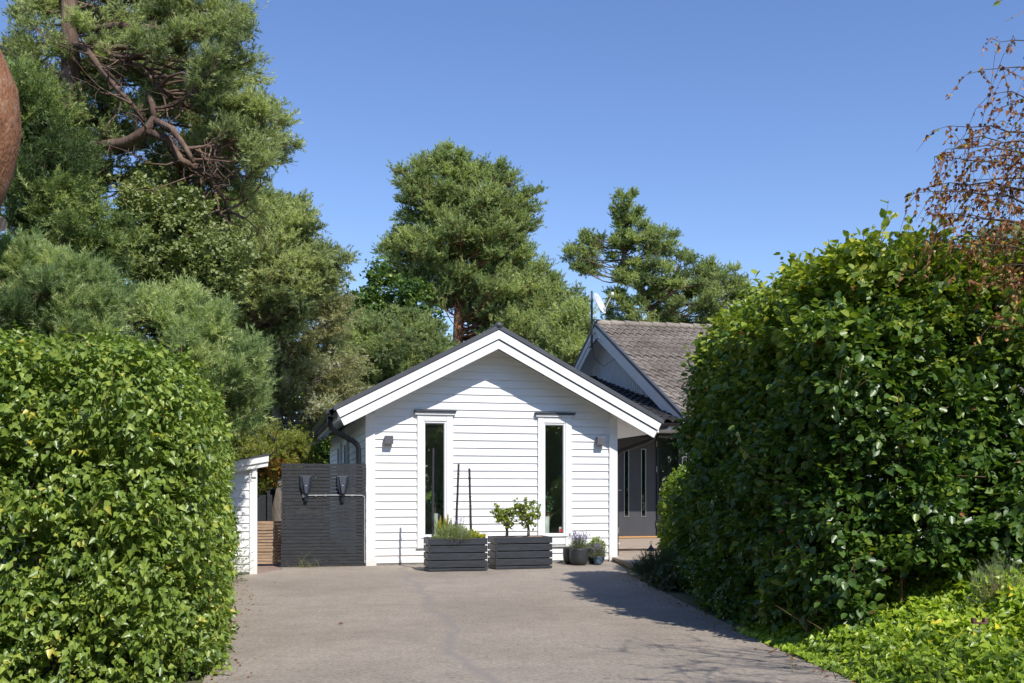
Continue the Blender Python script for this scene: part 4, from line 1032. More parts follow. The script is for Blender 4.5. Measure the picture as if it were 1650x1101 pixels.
mound('lime_plant', 'bright lime yellow broad leaved plant at the right end of the left planter', (*pp(PLc, PLa, .27, -.08).xy,), .12, .09, .11, 34, LM['lime'], 'round', size=.075, per=3, slen=.05, z0=.45, cat='plant', tone=.6)
# wispy grass in the planter
def grass(name, label, p, n, h, spread, mat, w=.004, cat='grass', lean=.3):
    p = Vector(p); m = n; B0 = RNG.normal(size=(m, 3)) * np.array([spread, spread, 0]) * .35; D = RNG.normal(size=(m, 3)) * lean + np.array([0, 0, 1]); D = nrm(D); Ls = h * (.5 + .6 * RNG.random((m, 1)))
    S_ = nrm(np.cross(D, RNG.normal(size=(m, 3)))) * w * .5; bend = nrm(D * np.array([1, 1, 0]) + 1e-6)
    p1 = B0 + D * Ls * .5; p2 = B0 + D * Ls + bend * Ls * .25 - np.array([0, 0, .1]) * Ls
    V = np.stack([B0 - S_, B0 + S_, p1 + S_ * .8, p1 - S_ * .8, p2 + S_ * .1, p2 - S_ * .1], 1).reshape(-1, 3); b_ = (np.arange(m) * 6)[:, None]
    FA = np.concatenate([b_ + np.array([[0, 1, 2, 3]]), b_ + np.array([[3, 2, 4, 5]])], 1).reshape(-1, 4)
    o = fast_mesh(name, V, FA, np.repeat(RNG.random(m), 2), mat, None, 4, loc=p); return tag(o, label, cat)
grass('wispy_grass', 'thin wispy seed stalks standing at the right end of the left planter', pp(PLc, PLa, .34, .03), 12, .36, .14, LM['grass'], .0025, lean=.22, cat='plant')
grass('weed_tuft', 'sparse dry grass tuft growing at the foot of the black fence', L2W(-3.0, -.16), 46, .17, .28, LM['grass'], .005, lean=.7)
grass('weed_tuft', 'longer bent grass stems against the left part of the black fence', L2W(-3.12, -.13), 9, .42, .12, LM['grass'], .004, lean=.45)
grass('weed_tuft', 'tiny grass blades at the right end of the black fence', L2W(-2.6, -.14), 22, .07, .25, LM['grass'], .004, lean=.6)
# two little trees
def bonsai(p, h, spread, label, seed):
    random.seed(seed); t = thing('small_tree', label, 'tree', p, 0, 'two little trees in the right planter'); mb = MB(); tips = []
    trunk = [Vector((0, 0, 0)), Vector((.006, 0, h * .16)), Vector((-.006, .01, h * .30)), Vector((.01, 0, h * .42))]
    mb.tube(trunk, [.026, .021, .019, .017], 9)
    for k in range(15):
        a = random.random() * 2 * PI; el = random.uniform(.1, 1.3); L_ = random.uniform(.6, 1.0)
        e = trunk[3] + Vector((math.cos(a) * math.cos(el) * spread * L_, math.sin(a) * math.cos(el) * spread * .8 * L_, math.sin(el) * h * .52 * L_))
        if k % 5 == 0: e.z = h * .38 + random.uniform(-.03, .03)
        c = curve_pts(random.choice(trunk[2:]), e, 4, wob=.10, sag=-.05); mb.tube(c, [.009, .0075, .006, .0045, .003], 5, cap=False)
        for _ in range(4):
            q = c[random.choice((2, 3, 4))]; e2 = q + Vector((random.gauss(0, 1), random.gauss(0, 1), random.gauss(.3, .8))).normalized() * random.uniform(.04, .10); mb.tube([q, e2], [.003, .0018], 4, cap=False); tips.append((e2, (e2 - q).normalized()))
    mb.build('branches', BK['grey'], t, smooth=True)
    P = np.array([a for a, _ in tips]); D = np.array([b_ for _, b_ in tips]); P = np.repeat(P, 11, 0) + RNG.normal(size=(len(P) * 11, 3)) * .021; D = np.repeat(D, 11, 0)
    V, FA, T = leaf_geo(P, D + RNG.normal(size=P.shape) * .7 + np.array([0, 0, .2]), RNG.normal(size=P.shape) * .6 + np.array([0, -.2, 1]), .032 + .02 * RNG.random(len(P)), 'oval')
    fast_mesh('crown', V, FA, T, LM['bons'], t)
LM['bons'] = leafmat('small_tree_leaf', [(0, (.07, .12, .02)), (.6, (.17, .24, .03)), (1, (.30, .34, .05))], .35, .4, gain=(1.35, 1.25, 1.1))
bonsai(pp(PRc, PRa, -.20, .02), .60, .25, 'smaller of the two bonsai-like trees in the right planter, at its left', 3)
bonsai(pp(PRc, PRa, .14, .02), .66, .27, 'larger of the two bonsai-like trees in the right planter, at its right', 5)
random.seed(99)
# pot plants
t = mound('lavender', 'lavender with violet flowers in the frontmost charcoal pot', PT1, .13, .12, .15, 420, LM['lav'], nlen=.022, slen=.08, nn=12, w=.0035, z0=.225, cat='plant'); flower_stalks(t, (0, 0, .05), .17, .12, .24, 60, LM['lavflower'])
mound('variegated_bush', 'round pale yellow green bush in the charcoal pot by the garage corner', PT2, .15, .14, .21, 420, leafmat('variegated_leaf', [(0, (.12, .18, .05)), (.6, (.34, .40, .14)), (1, (.55, .55, .30))], .35), 'oval', size=.03, per=5, slen=.06, z0=.21, cat='plant')
t = mound('small_lavender', 'small grey green lavender in the little blue pot', PT3, .12, .10, .13, 260, LM['lav'], nlen=.02, slen=.06, nn=12, w=.003, z0=.115, cat='plant'); flower_stalks(t, (0, 0, .04), .13, .08, .17, 26, LM['lavflower'])
mound('conifer_seedling', 'feathery young conifer poking out of the left hedge beside the white shed', (-3.88, 13.0), .42, .32, .95, 420, LM['thuja'], nlen=.045, slen=.24, nn=18, w=.006, upb=.25)

# ================================================================ IVY BANK
def bankz(x, y):
    ex = np.interp(y, [3, 4.0, 6.26, 7.2, 8.3, 10.2], [2.5, 2.45, 2.18, 2.08, 1.97, 1.84]); d = np.clip((x - ex) / 1.9, 0, 1)
    return .50 * d * d * (3 - 2 * d) + .10 * np.clip((y - 6.5) / 1.5, 0, 1) * d
mb = MB(); nx, ny = 40, 40
for j in range(ny + 1):
    for i in range(nx + 1):
        y = 3.0 + 6.5 * j / ny; ex = float(np.interp(y, [3, 4.0, 6.26, 7.2, 8.3, 10.2], [2.5, 2.45, 2.18, 2.08, 1.97, 1.84])); x = ex + .02 + 5.5 * (i / nx) ** 1.3
        mb.v.append((x, y, float(bankz(np.array(x), np.array(y))) - .008 + random.uniform(0, .01)))
for j in range(ny):
    for i in range(nx): a = j * (nx + 1) + i; mb.f.append((a, a + 1, a + nx + 2, a + nx + 1))
o = mb.build('planting_bed', M['soil'], smooth=True); o['kind'] = 'structure'
n = 70000; Y_ = RNG.uniform(4.0, 8.6, n); X_ = np.interp(Y_, [3, 4.0, 6.26, 7.2, 8.3, 10.2], [2.5, 2.45, 2.18, 2.08, 1.97, 1.84]) - .05 + 3.6 * RNG.random(n)
ok = (X_ < 2.6 + (8.9 - Y_) * 1.4) | (Y_ < 7.35); X_, Y_ = X_[ok], Y_[ok]; n = len(X_)
edge = np.clip((X_ - np.interp(Y_, [3, 4.0, 6.26, 7.2, 8.3, 10.2], [2.5, 2.45, 2.18, 2.08, 1.97, 1.84])) / .25, .15, 1)
base = np.column_stack([X_, Y_, np.zeros(n)]); Z_ = bankz(X_, Y_) + (.03 + .13 * RNG.random(n)) * edge + .075 * lump(base, 4.5, 4) * edge
P = np.column_stack([X_, Y_, Z_]); az = RNG.random(n) * 2 * PI
A = np.column_stack([np.cos(az), np.sin(az) - .3, RNG.normal(-.15, .25, n)]); Nn = np.column_stack([RNG.normal(0, .65, n) + .1, RNG.normal(-.4, .65, n), np.ones(n)])
V, FA, T = leaf_geo(P, A, Nn, .028 + .036 * RNG.random(n), 'ivy', .3, .25, np.clip(.55 + .25 * lump(base, 1.8, 9) + RNG.normal(size=n) * .18, 0, 1))
o = fast_mesh('ivy_ground_cover', V, FA, T, LM['ivy'], None, 4); tag(o, 'bright green ivy ground cover spreading over the bank at the lower right', 'ivy', kind='stuff')
p = at(1612, 965, 6.9); mound('bank_lavender', 'pale feathery lavender growing in the ivy at the right edge', (p.x, p.y), .17, .17, .38, 260, LM['lav'], nlen=.03, slen=.09, nn=12, w=.003, z0=float(bankz(np.array(p.x), np.array(p.y))), cat='plant', tone=.7)
grass('dry_weeds', 'reddish dry weed stalks in front of the tall hornbeam hedge', (2.45, 7.62, .05), 12, .36, .3, leafmat('dry_red_stalk', [(0, (.22, .10, .05)), (1, (.36, .24, .12))], .2), .006, lean=.4, cat='weed')
grass('tall_grass', 'green arching grass blades among the ivy near the drive edge', (2.55, 5.9, .1), 70, .22, .9, LM['grass'], .006, lean=.55)
grass('tall_grass', 'few tall grass blades rising before the dark hedge foot', (3.3, 7.3, .35), 10, .32, .25, LM['grass'], .008, lean=.4)
# rusty garden ornament
p = at(1578, 1005, 6.3); t = thing('garden_torch', 'thin rusty metal holder on a spike standing in the ivy', 'garden stake', (p.x, p.y, .28))
hz = p.z - .28; b = MB(); b.tube([(0, 0, -.05), (.005, 0, hz * .5), (0, 0, hz)], .0045, 6); b.tube([(-.02, 0, hz * .8), (-.025, .01, hz * .5), (0, 0, hz * .35)], .003, 5); b.build('spike', M['pipe'], t)
b = MB(); b.box(-.045, .045, -.02, .02, hz, hz + .008); b.box(-.045, -.024, -.02, .02, hz + .0085, hz + .034); b.box(.024, .045, -.02, .02, hz + .0085, hz + .034); b.build('holder', M['rust'], t, bevel=.002)
# leaf litter and grit along the drive edges
m = 700; yy = RNG.uniform(6.0, 14.5, m); sd_ = RNG.random(m) < .6
xr = np.interp(yy, [6.26, 8.3, 10.2, 14.4], [2.18, 1.97, 1.84, 1.62]) - np.abs(RNG.normal(0, .12, m)); xl = np.interp(yy, [6.3, 9, 12.2, 13.9], [-1.9, -2.6, -3.3, -3.95]) + np.abs(RNG.normal(0, .15, m))
Pl = np.column_stack([np.where(sd_, xr, xl), yy, np.full(m, .006)])
V, FA, T = leaf_geo(Pl, RNG.normal(size=(m, 3)) * np.array([1, 1, .15]), np.array([0, 0, 1]) + RNG.normal(size=(m, 3)) * .25, .010 + .022 * RNG.random(m), 'oval', .4, .2, tone=RNG.random(m)); V[:, 2] = np.maximum(V[:, 2], .003)
o = fast_mesh('leaf_litter', V, FA, T, LM['brown'], None, 4); tag(o, 'thin scatter of dry leaf litter along both edges of the drive', 'leaf litter', kind='stuff')
# fallen leaves on the drive
lv = RNG.random((60, 2)); 
for i, (x, y, s_) in enumerate(((-1.52, 8.95, .05), (-3.0, 12.9, .03))):
    V, FA, T = leaf_geo(np.array([[0, 0, .012]]), np.array([[1, .3, .1]]), np.array([[0, 0, 1.]]), np.array([s_]), 'oval', .5)
    o = fast_mesh('fallen_leaf', V, FA, T * 0 + (.1 if i == 0 else .7), LM['brown'], None, 4, loc=(x, y, 0)); tag(o, ('curled reddish leaf lying on the open asphalt' if i == 0 else 'small dry leaf on the asphalt near the left hedge end'), 'leaf')
# ================================================================ TREES
def W(px, py, Y): return at(px, py, Y)
def vtrunk(pts, Y, ground=True):
    out = [W(x, y, Y + dy) for x, y, dy in pts]
    if ground: g_ = out[0].copy(); g_.z = -.05; out = [g_] + out
    return out
# centre pine behind the garage
CP = [(735, 233), (752, 262), (775, 270), (800, 262), (826, 272), (832, 318), (862, 318), (868, 350), (850, 385), (862, 420), (885, 432), (905, 465), (935, 480), (946, 520), (950, 575), (880, 600), (775, 600), (768, 545), (756, 500), (738, 478), (718, 500), (690, 490), (655, 455), (628, 440), (614, 402), (632, 380), (650, 345), (648, 305), (642, 275), (668, 268), (690, 262), (702, 240)]
random.seed(21)
tr = vtrunk([(738, 545, 0), (741, 480, 0), (737, 410, .2), (742, 340, .3), (738, 262, .3)], 34)
pine('pine_tree', 'tall broad pine standing behind the garage roof in the middle', tr, [.20, .18, .16, .12, .08, .04], edged(CP, 34, 250, .62, 2.6, ne=95, es=.34, seed=4, inset=.3), LM['pine_far'], BK['orange'], nsub=19, shoots=6, slen=.27, nlen=.085, nn=20, w=.017, tone_mu=.52, tone_sd=.17, drop=.7, upb=.5)
# right pine
RP = [(1010, 313), (1030, 325), (1041, 345), (1044, 363), (1087, 374), (1092, 396), (1113, 409), (1131, 424), (1172, 433), (1205, 442), (1212, 475), (1190, 505), (1130, 540), (1000, 545), (968, 512), (974, 485), (945, 462), (974, 448), (1000, 432), (978, 424), (940, 446), (911, 437), (909, 396), (942, 374), (996, 376), (993, 352), (987, 322)]
random.seed(22)
tr = vtrunk([(1050, 540, 0), (1048, 500, 0), (1024, 452, 0), (1003, 424, 0), (1012, 380, .2), (1010, 330, .3)], 40)
pine('pine_tree', 'flat topped windswept pine beyond the tiled house roof', tr, [.17, .16, .15, .13, .11, .07, .03], edged(RP, 40, 120, .50, 1.5, flat=.5, ne=60, es=.30, seed=9, inset=.4), LM['pine_far'], BK['pine'], flat=.45, nsub=17, shoots=6, slen=.25, nlen=.085, nn=18, w=.018, tone_mu=.5, drop=.5,
     extra_limbs=[([W(1048, 515, 40), W(1100, 492, 40), W(1150, 486, 40.3)], [.09, .07, .04]), ([W(1045, 500, 40), W(1085, 470, 39.6), W(1092, 430, 39.6)], [.09, .07, .04])])
# small conifer between the two roofs
SP_ = [(905, 500), (925, 478), (950, 505), (960, 560), (935, 600), (870, 600), (872, 540)]
pine('young_pine', 'smaller light green pine between the centre pine and the house gable', vtrunk([(918, 600, 0), (918, 540, 0), (922, 500, 0)], 29), [.12, .10, .07, .03], pads_from_outline(SP_, 29, 46, .5, 1.0, seed=31), LM['pine_far'], BK['grey'], nsub=20, shoots=6, slen=.2, nlen=.08, nn=14, w=.015, tone_mu=.75)
# deciduous tree, dark green, behind the garage left slope
DP = [(575, 460), (600, 432), (640, 440), (680, 455), (705, 500), (720, 560), (700, 640), (600, 700), (560, 700), (530, 600), (520, 500), (545, 455)]
random.seed(23)
pine('leafy_tree', 'dark green leafy tree behind the left slope of the garage roof', vtrunk([(583, 620, 0), (585, 540, 0), (600, 480, 0)], 31), [.2, .16, .12, .05], pads_from_outline(DP, 31, 110, .75, 1.8, flat=.8, seed=12), LM['decid'], BK['grey'], flat=.8, nsub=16, shoots=5, slen=.22, leaf=('oval', .13, 6), tone_mu=.45, upb=.2)
LP = [(560, 520), (600, 500), (660, 500), (700, 520), (730, 570), (720, 600), (640, 640), (560, 640), (545, 570)]
pine('pine_tree', 'lower olive green pine bough mass left of the centre pine', vtrunk([(640, 640, 0), (645, 560, 0), (640, 520, 0)], 27), [.14, .12, .09, .04], edged(LP, 27, 80, .6, 1.2, ne=30, es=.28, seed=13, inset=.3), LM['pine_far'], BK['pine'], nsub=20, shoots=7, slen=.18, nlen=.075, nn=15, w=.014, tone_mu=.45)
BP = [(500, 690), (560, 660), (600, 650), (640, 680), (620, 760), (480, 790), (470, 740)]
pine('leafy_bush', 'dark leafy bush behind the black slat fence', vtrunk([(560, 740, 0), (560, 700, 0)], 27), [.08, .06, .03], pads_from_outline(BP, 27, 40, .65, 1.0, flat=.8, seed=14), LM['decid'], BK['grey'], flat=.8, nsub=16, shoots=5, slen=.18, leaf=('oval', .10, 6), tone_mu=.55, cat='bush')
random.seed(44)
pine('leafy_tree', 'distant olive green tree filling the gap left of the garage', vtrunk([(470, 780, 0), (470, 700, 0), (465, 640, 0)], 42), [.2, .18, .14, .06], pads_from_outline([(330, 600), (420, 560), (520, 560), (620, 600), (620, 800), (330, 800)], 42, 90, 1.1, 2.5, flat=.8, seed=61, inset=.3), LM['decid'], BK['grey'], flat=.8, nsub=14, shoots=5, slen=.3, leaf=('oval', .2, 6), tone_mu=.6, upb=.2)
# tall thin trunked tree with ragged brownish crown
TP = [(420, 330), (470, 322), (508, 332), (505, 370), (522, 402), (565, 420), (556, 462), (566, 520), (590, 580), (600, 640), (560, 690), (510, 710), (470, 700), (440, 650), (400, 620), (380, 560), (360, 470), (350, 380)]
random.seed(24)
pine('spruce_tree', 'ragged brown green conifer with a thin bare trunk behind the black fence', vtrunk([(447, 850, 0), (447, 760, 0), (449, 690, 0), (446, 620, 0), (452, 500, 0), (456, 400, 0)], 21.5), [.14, .13, .12, .11, .09, .06, .03],
     pads_from_outline([(x, y) for x, y in TP if True], 21.5, 130, .52, 1.5, seed=15, inset=.35), LM['larch'], BK['grey'], nsub=24, shoots=7, slen=.15, nlen=.05, nn=16, w=.010, tone_mu=.5, tone_sd=.22, droop=.5, limb_r=.025)
T5 = [(330, 330), (400, 300), (470, 322), (508, 332), (500, 352), (522, 402), (565, 418), (545, 450), (520, 500), (470, 540), (400, 560), (340, 520), (320, 420)]
random.seed(25)
pine('pine_tree', 'grey green pine crown rising left of the open sky', vtrunk([(392, 600, 0), (390, 500, 0), (385, 400, 0), (400, 340, 0)], 19), [.17, .14, .12, .08, .03], edged(T5, 19, 130, .45, 1.6, ne=50, es=.2, seed=16), LM['pine'], BK['pine'], nsub=18, shoots=7, slen=.18, nlen=.06, nn=20, w=.010, tone_mu=.6)
# big near pine with heavy contorted limb
BPn = [(0, -60), (400, -60), (403, 50), (352, 78), (300, 60), (330, 100), (385, 112), (418, 130), (425, 165), (475, 190), (470, 230), (462, 262), (425, 285), (440, 310), (415, 350), (360, 372), (300, 330), (240, 300), (120, 330), (0, 330)]
random.seed(26)
Yb = 14.5
tr = vtrunk([(112, 560, 0), (112, 400, 0), (108, 300, 0), (112, 200, 0), (114, 100, 0), (112, 0, 0), (118, -90, .2)], Yb)
limbs = [([W(112, 240, Yb), W(165, 236, Yb - .3), (W(205, 230, Yb - .5)), W(238, 210, Yb - .6), W(250, 190, Yb - .6)], [0.081, 0.077, 0.074, 0.068, 0.056]),
         ([W(236, 212, Yb - .6), W(270, 225, Yb - .6), W(292, 258, Yb - .6), W(320, 272, Yb - .5), W(340, 290, Yb - .4), W(362, 320, Yb - .2), W(372, 360, Yb)], [0.056, 0.050, 0.046, 0.043, 0.034, 0.025, 0.012]),
         ([W(250, 195, Yb - .6), W(278, 208, Yb - .8), W(300, 240, Yb - .9), W(312, 262, Yb - .9)], [0.053, 0.043, 0.037, 0.031]),
         ([W(250, 195, Yb - .6), W(246, 170, Yb - .6), W(238, 150, Yb - .4)], [0.050, 0.043, 0.031]),
         ([W(114, 70, Yb), W(140, 80, Yb - .3), W(160, 108, Yb - .5), W(195, 150, Yb - .5), W(215, 170, Yb - .5), W(232, 195, Yb - .5)], [0.050, 0.043, 0.040, 0.034, 0.028, 0.019]),
         ([W(160, 72, Yb - .3), W(190, 100, Yb - .4), W(230, 108, Yb - .4), W(262, 150, Yb - .4), (W(300, 172, Yb - .2))], [0.031, 0.028, 0.025, 0.019, 0.009]),
         ([W(112, 150, Yb), W(150, 142, Yb + .3), W(185, 160, Yb + .5), W(240, 160, Yb + .5)], [0.031, 0.025, 0.019, 0.009]),
         ([W(114, 50, Yb), W(200, 40, Yb), W(300, 50, Yb + .3), W(370, 30, Yb + .5)], [0.056, 0.043, 0.031, 0.012]),
         ([W(300, 240, Yb - .9), W(350, 235, Yb - .6), W(400, 215, Yb - .3), W(440, 215, Yb)], [0.031, 0.025, 0.019, 0.009]),
         ([W(320, 272, Yb - .5), W(325, 300, Yb - .4), W(318, 330, Yb - .3)], [0.025, 0.019, 0.009]),
         ([W(345, 300, Yb - .3), W(352, 335, Yb - .3), W(356, 350, Yb - .2), W(395, 370, Yb)], [0.022, 0.019, 0.012, 0.007])]
pine('large_pine', 'large old pine with twisted bare limbs filling the upper left', tr, [.20, .19, .17, .15, .14, .13, .11, .08], edged(BPn, Yb, 210, .38, 1.0, flat=.6, ne=70, es=.17, seed=17, inset=.4, yb=.75) + pads_from_outline([(60, 60), (400, 20), (440, 240), (420, 340), (300, 120), (120, 20)], Yb - .6, 34, .26, .5, flat=.6, seed=57, inset=.3), LM['pine'], BK['pine'], flat=.6, nsub=19, shoots=7, slen=.15, nlen=.05, nn=20, w=.0075,
     extra_limbs=limbs, tangle=60, tone_mu=.6, tone_sd=.2, limb_r=.03, twigr=.004)
# pine mass between, its shade put into the dark needle colour
DKP = [(0, 90), (60, 80), (80, 150), (110, 180), (150, 250), (180, 320), (220, 380), (200, 460), (120, 480), (0, 470)]
random.seed(27)
pine('dark_pine', 'dark shaded pine behind the orange trunk at the left edge', vtrunk([(60, 600, 0), (60, 400, 0), (70, 200, 0)], 12.8), [.12, .11, .09, .03], pads_from_outline(DKP, 12.8, 84, .40, .9, seed=18, inset=.4), LM['shadepine'], BK['dark'], nsub=18, shoots=7, slen=.18, nlen=.06, nn=22, w=.0075, tone_mu=.5, tone_sd=.28, twigr=.004)
OLP = [(180, 300), (250, 265), (300, 300), (360, 350), (410, 390), (400, 470), (330, 520), (230, 500), (190, 430)]
random.seed(28)
pine('olive_tree', 'pale olive green small leaved tree under the twisted pine limb', vtrunk([(250, 600, 0), (262, 450, 0), (275, 360, 0)], 14.2), [.10, .08, .06, .025], pads_from_outline(OLP, 14.2, 110, .40, 1.0, flat=.9, seed=19, inset=.35), LM['olive'], BK['grey'], flat=.9, nsub=14, shoots=5, slen=.15, leaf=('oval', .062, 7), tone_mu=.65, upb=.2, twigr=.004)
BL1 = [(-40, 420), (60, 408), (120, 420), (172, 450), (185, 500), (175, 560), (-40, 580)]
random.seed(29)
pine('bushy_pine', 'near blue green pine bough above the left hedge top', vtrunk([(-30, 640, 0), (20, 560, 0), (60, 480, 0)], 9.6, ), [.06, .055, .05, .02], edged(BL1, 9.6, 40, .25, 1.0, ne=40, es=.12, gap=.5, seed=33, inset=.3), LM['blue'], BK['pine'], nsub=12, shoots=6, slen=.17, nlen=.055, nn=34, w=.0042, tone_mu=.52, tone_sd=.28, limb_r=.015, twigr=.0035, upb=.6, flat=.8)
BL2 = [(130, 500), (200, 480), (300, 480), (370, 520), (420, 570), (425, 640), (405, 690), (360, 700), (330, 680), (250, 620), (130, 600)]
random.seed(30)
pine('bushy_pine', 'soft silvery blue green pine boughs behind the right shoulder of the left hedge', vtrunk([(270, 680, 0), (275, 600, 0), (280, 520, 0)], 13.2), [.10, .09, .08, .02], edged(BL2, 13.2, 58, .36, 1.3, ne=55, es=.18, gap=.5, seed=34, inset=.3), LM['blue'], BK['pine'], nsub=14, shoots=6, slen=.22, nlen=.07, nn=32, w=.006, tone_mu=.5, tone_sd=.28, limb_r=.02, twigr=.004, upb=.6, flat=.8)
YG = [(365, 690), (400, 680), (470, 700), (510, 720), (500, 760), (430, 790), (360, 780)]
random.seed(31)
pine('yellow_bush', 'yellow green bush with reddish tips behind the white shed', vtrunk([(400, 800, 0), (405, 740, 0)], 18), [.06, .05, .02], pads_from_outline(YG, 18, 44, .40, .8, flat=.8, seed=35, inset=.3), LM['yellowgreen'], BK['grey'], flat=.8, nsub=20, shoots=6, slen=.14, nlen=.05, nn=16, w=.009, tone_mu=.5, tone_sd=.25, cat='bush')
# near trunk cut by the left frame edge
t = thing('orange_trunk_pine', 'bulging orange barked pine trunk at the far left edge', 'tree', (W(-60, 600, 9).x, 9, 0))
o_ = t.location.copy(); b = MB()
tp = [Vector((o_.x, 9, -.05)), W(-78, 600, 9), W(-86, 470, 9), W(-84, 380, 9), W(-64, 320, 9), W(-43, 265, 9), W(-33, 205, 9), W(-37, 150, 9), W(-54, 100, 9), W(-80, 50, 9), W(-90, -40, 9), W(-110, -160, 9), W(-90, -400, 9)]
b.tube([p - o_ for p in tp], [.34, .33, .32, .31, .315, .33, .34, .335, .31, .28, .25, .22, .16], 26); b.build('trunk', BK['orange'], t, smooth=True)
b = MB(); b.tube([W(-46, 352, 8.9) - o_, W(-14, 356, 8.8) - o_, W(2, 362, 8.75) - o_], [.075, .07, .062], 14); b.build('cut_stub', BK['grey'], t, smooth=False)
pads = pads_from_outline([(-420, -420), (-20, -420), (60, -260), (-20, -120), (-300, -60)], 9, 30, .45, 1.2, seed=41)
SPp = []; 
b = MB(); SP2, SD2 = [], []
for c, s in pads:
    st = Vector(tp[-2]) if c[2] < 6.5 else Vector(tp[-1]); lp = curve_pts(st, c, 5, wob=.05); b.tube([p - o_ for p in lp], [.04, .03, .025, .02, .012, .006], 5, cap=False)
    for _ in range(150):
        u = Vector((random.gauss(0, 1), random.gauss(0, 1), random.gauss(0, .6))).normalized() * s * random.random() ** .4; SP2.append(np.array(Vector(c) + u - o_)); SD2.append(np.array(u.normalized() + Vector((0, 0, .4))))
b.build('branches', BK['pine'], t); V, FA, T = needle_geo(np.array(SP2), np.array(SD2), np.full(len(SP2), .12), np.full(len(SP2), .055), 14, .008); fast_mesh('crown', V, FA, T, LM['pine'], t, 3)

# right edge: pine behind the hedge
REP = [(1555, 400), (1600, 385), (1660, 370), (1720, 380), (1720, 600), (1600, 600), (1545, 520), (1530, 440)]
random.seed(36)
pine('pine_tree', 'rough olive green pine behind the hornbeam hedge at the right edge', vtrunk([(1690, 560, 0), (1680, 470, 0), (1680, 400, 0)], 11.5), [.12, .1, .08, .03], pads_from_outline(REP, 11.5, 80, .30, .9, seed=37, inset=.35), LM['pine'], BK['dark'], nsub=22, shoots=7, slen=.11, nlen=.05, nn=16, w=.006, tone_mu=.4, twigr=.004)
# birch with dry brown leaves hanging in from the right
random.seed(38)
Yr = 7.6
base = Vector((5.1, 8.6, 0)); t = thing('drooping_birch', 'weeping birch with sparse dry brown leaves hanging in at the upper right', 'tree', base)
tk = [Vector((5.1, 8.6, -.05)), Vector((5.05, 8.5, 1.8)), Vector((5.15, 8.3, 3.6)), Vector((5.1, 8.2, 5.4)), Vector((5.2, 8.1, 7.2))]
b = MB(); b.tube([p - base for p in tk], [.13, .12, .10, .07, .03], 14); b.build('trunk', BK['grey'], t, smooth=True)
b = MB(); leafP, leafD = [], []
tips = [(1502, 255, 7.4), (1585, 110, 7.6), (1520, 240, 7.5), (1495, 300, 7.6), (1530, 345, 7.2), (1545, 225, 7.3), (1483, 312, 7.3), (1500, 350, 7.4), (1515, 385, 7.5), (1530, 205, 7.7), (1560, 330, 7.3), (1610, 70, 7.8), (1590, 240, 7.2), (1550, 395, 7.2), (1600, 150, 7.4), (1625, 520, 7.4), (1640, 350, 7.2),
        (1575, 290, 7.8), (1610, 390, 7.6), (1540, 300, 7.6), (1630, 280, 7.5), (1640, 180, 7.7), (1625, 430, 7.2), (1590, 460, 7.5), (1560, 250, 7.5), (1700, 300, 6.6), (1720, 200, 6.3), (1740, 420, 6.6)]
for (px, py, Y) in tips:
    e = W(px, py, Y); lift = random.uniform(.55, .95)
    k = min(max((e.z - .5) / 1.8, 0.8), 3.9); st = tk[int(k)].lerp(tk[int(k) + 1], k % 1)
    top = st.lerp(e, .5); top.z = e.z + lift * .30; top.x += .15
    cp = [st]
    for i in range(1, 13):
        s_ = i / 12; cp.append((st * (1 - s_) ** 2 + top * 2 * s_ * (1 - s_) + e * s_ ** 2) + Vector((random.gauss(0, .012), random.gauss(0, .02), random.gauss(0, .012))))
    b.tube([p - base for p in cp], [.020 * (1 - i / 12.) ** 1.1 + .0022 for i in range(13)], 5, cap=False)
    for i in range(4, 13):
        for _ in range(1 if i < 8 else 2):
            q = cp[i]; L_ = random.uniform(.12, .42); dd = Vector((random.gauss(-.35, .5), random.gauss(0, .5), random.gauss(-.35, .35))).normalized()
            m_pt = q + dd * L_ * .5; e2 = q + dd * L_ + Vector((0, 0, -L_ * .55)); b.tube([q - base, m_pt - base, e2 - base], [.0026, .002, .0013], 3, cap=False)
            for j in range(random.randint(7, 12)):
                s_ = random.random(); c_ = (q.lerp(m_pt, s_ * 2) if s_ < .5 else m_pt.lerp(e2, s_ * 2 - 1)); leafP.append(np.array(c_ - base)); leafD.append(np.array(dd) + np.array([0, 0, -.9]))
b.build('branches', BK['dark'], t, smooth=False)
LPn = np.array(leafP); LD = np.array(leafD); m = len(LPn)
V, FA, T = leaf_geo(LPn + RNG.normal(size=(m, 3)) * .008, LD + RNG.normal(size=(m, 3)) * .5, RNG.normal(size=(m, 3)), .026 + .020 * RNG.random(m), 'birch', .6, .35); fast_mesh('leaves', V, FA, T, LM['brown'], t)
# tree whose branches throw the twiggy shadow on the drive, off frame to the right behind the camera
random.seed(40)
b0 = Vector((7.4, .6, 0)); t = thing('street_birch', 'birch beside the drive to the right of the viewpoint', 'tree', b0); b = MB()
b.tube([(0, 0, -.05), (.05, 0, 2), (0, .1, 4), (-.1, .1, 6)], [.14, .12, .09, .04], 12); b.build('trunk', BK['grey'], t, smooth=True)
b = MB(); SPp, SDp = [], []
for k in range(17):
    z = random.uniform(2.8, 4.0); e = Vector((random.uniform(2.6, 3.6), random.uniform(3.2, 4.8), random.uniform(3.1, 4.2))) - b0
    cp = curve_pts((0, 0, z), e, 9, wob=.05); b.tube(cp, [.03, .027, .023, .019, .016, .013, .011, .009, .007, .004], 5, cap=False)
    for _ in range(18):
        q = random.choice(cp[6:]); d_ = Vector((random.gauss(-.6, .6), random.gauss(.3, .6), random.gauss(-.1, .4))).normalized() * random.uniform(.2, .6); b.tube([q, q + d_ * .5 + Vector((0, 0, .03)), q + d_], [.006, .004, .002], 3, cap=False)
        for j in range(3): SPp.append(np.array(q + d_ * random.random())); SDp.append(np.array(d_))
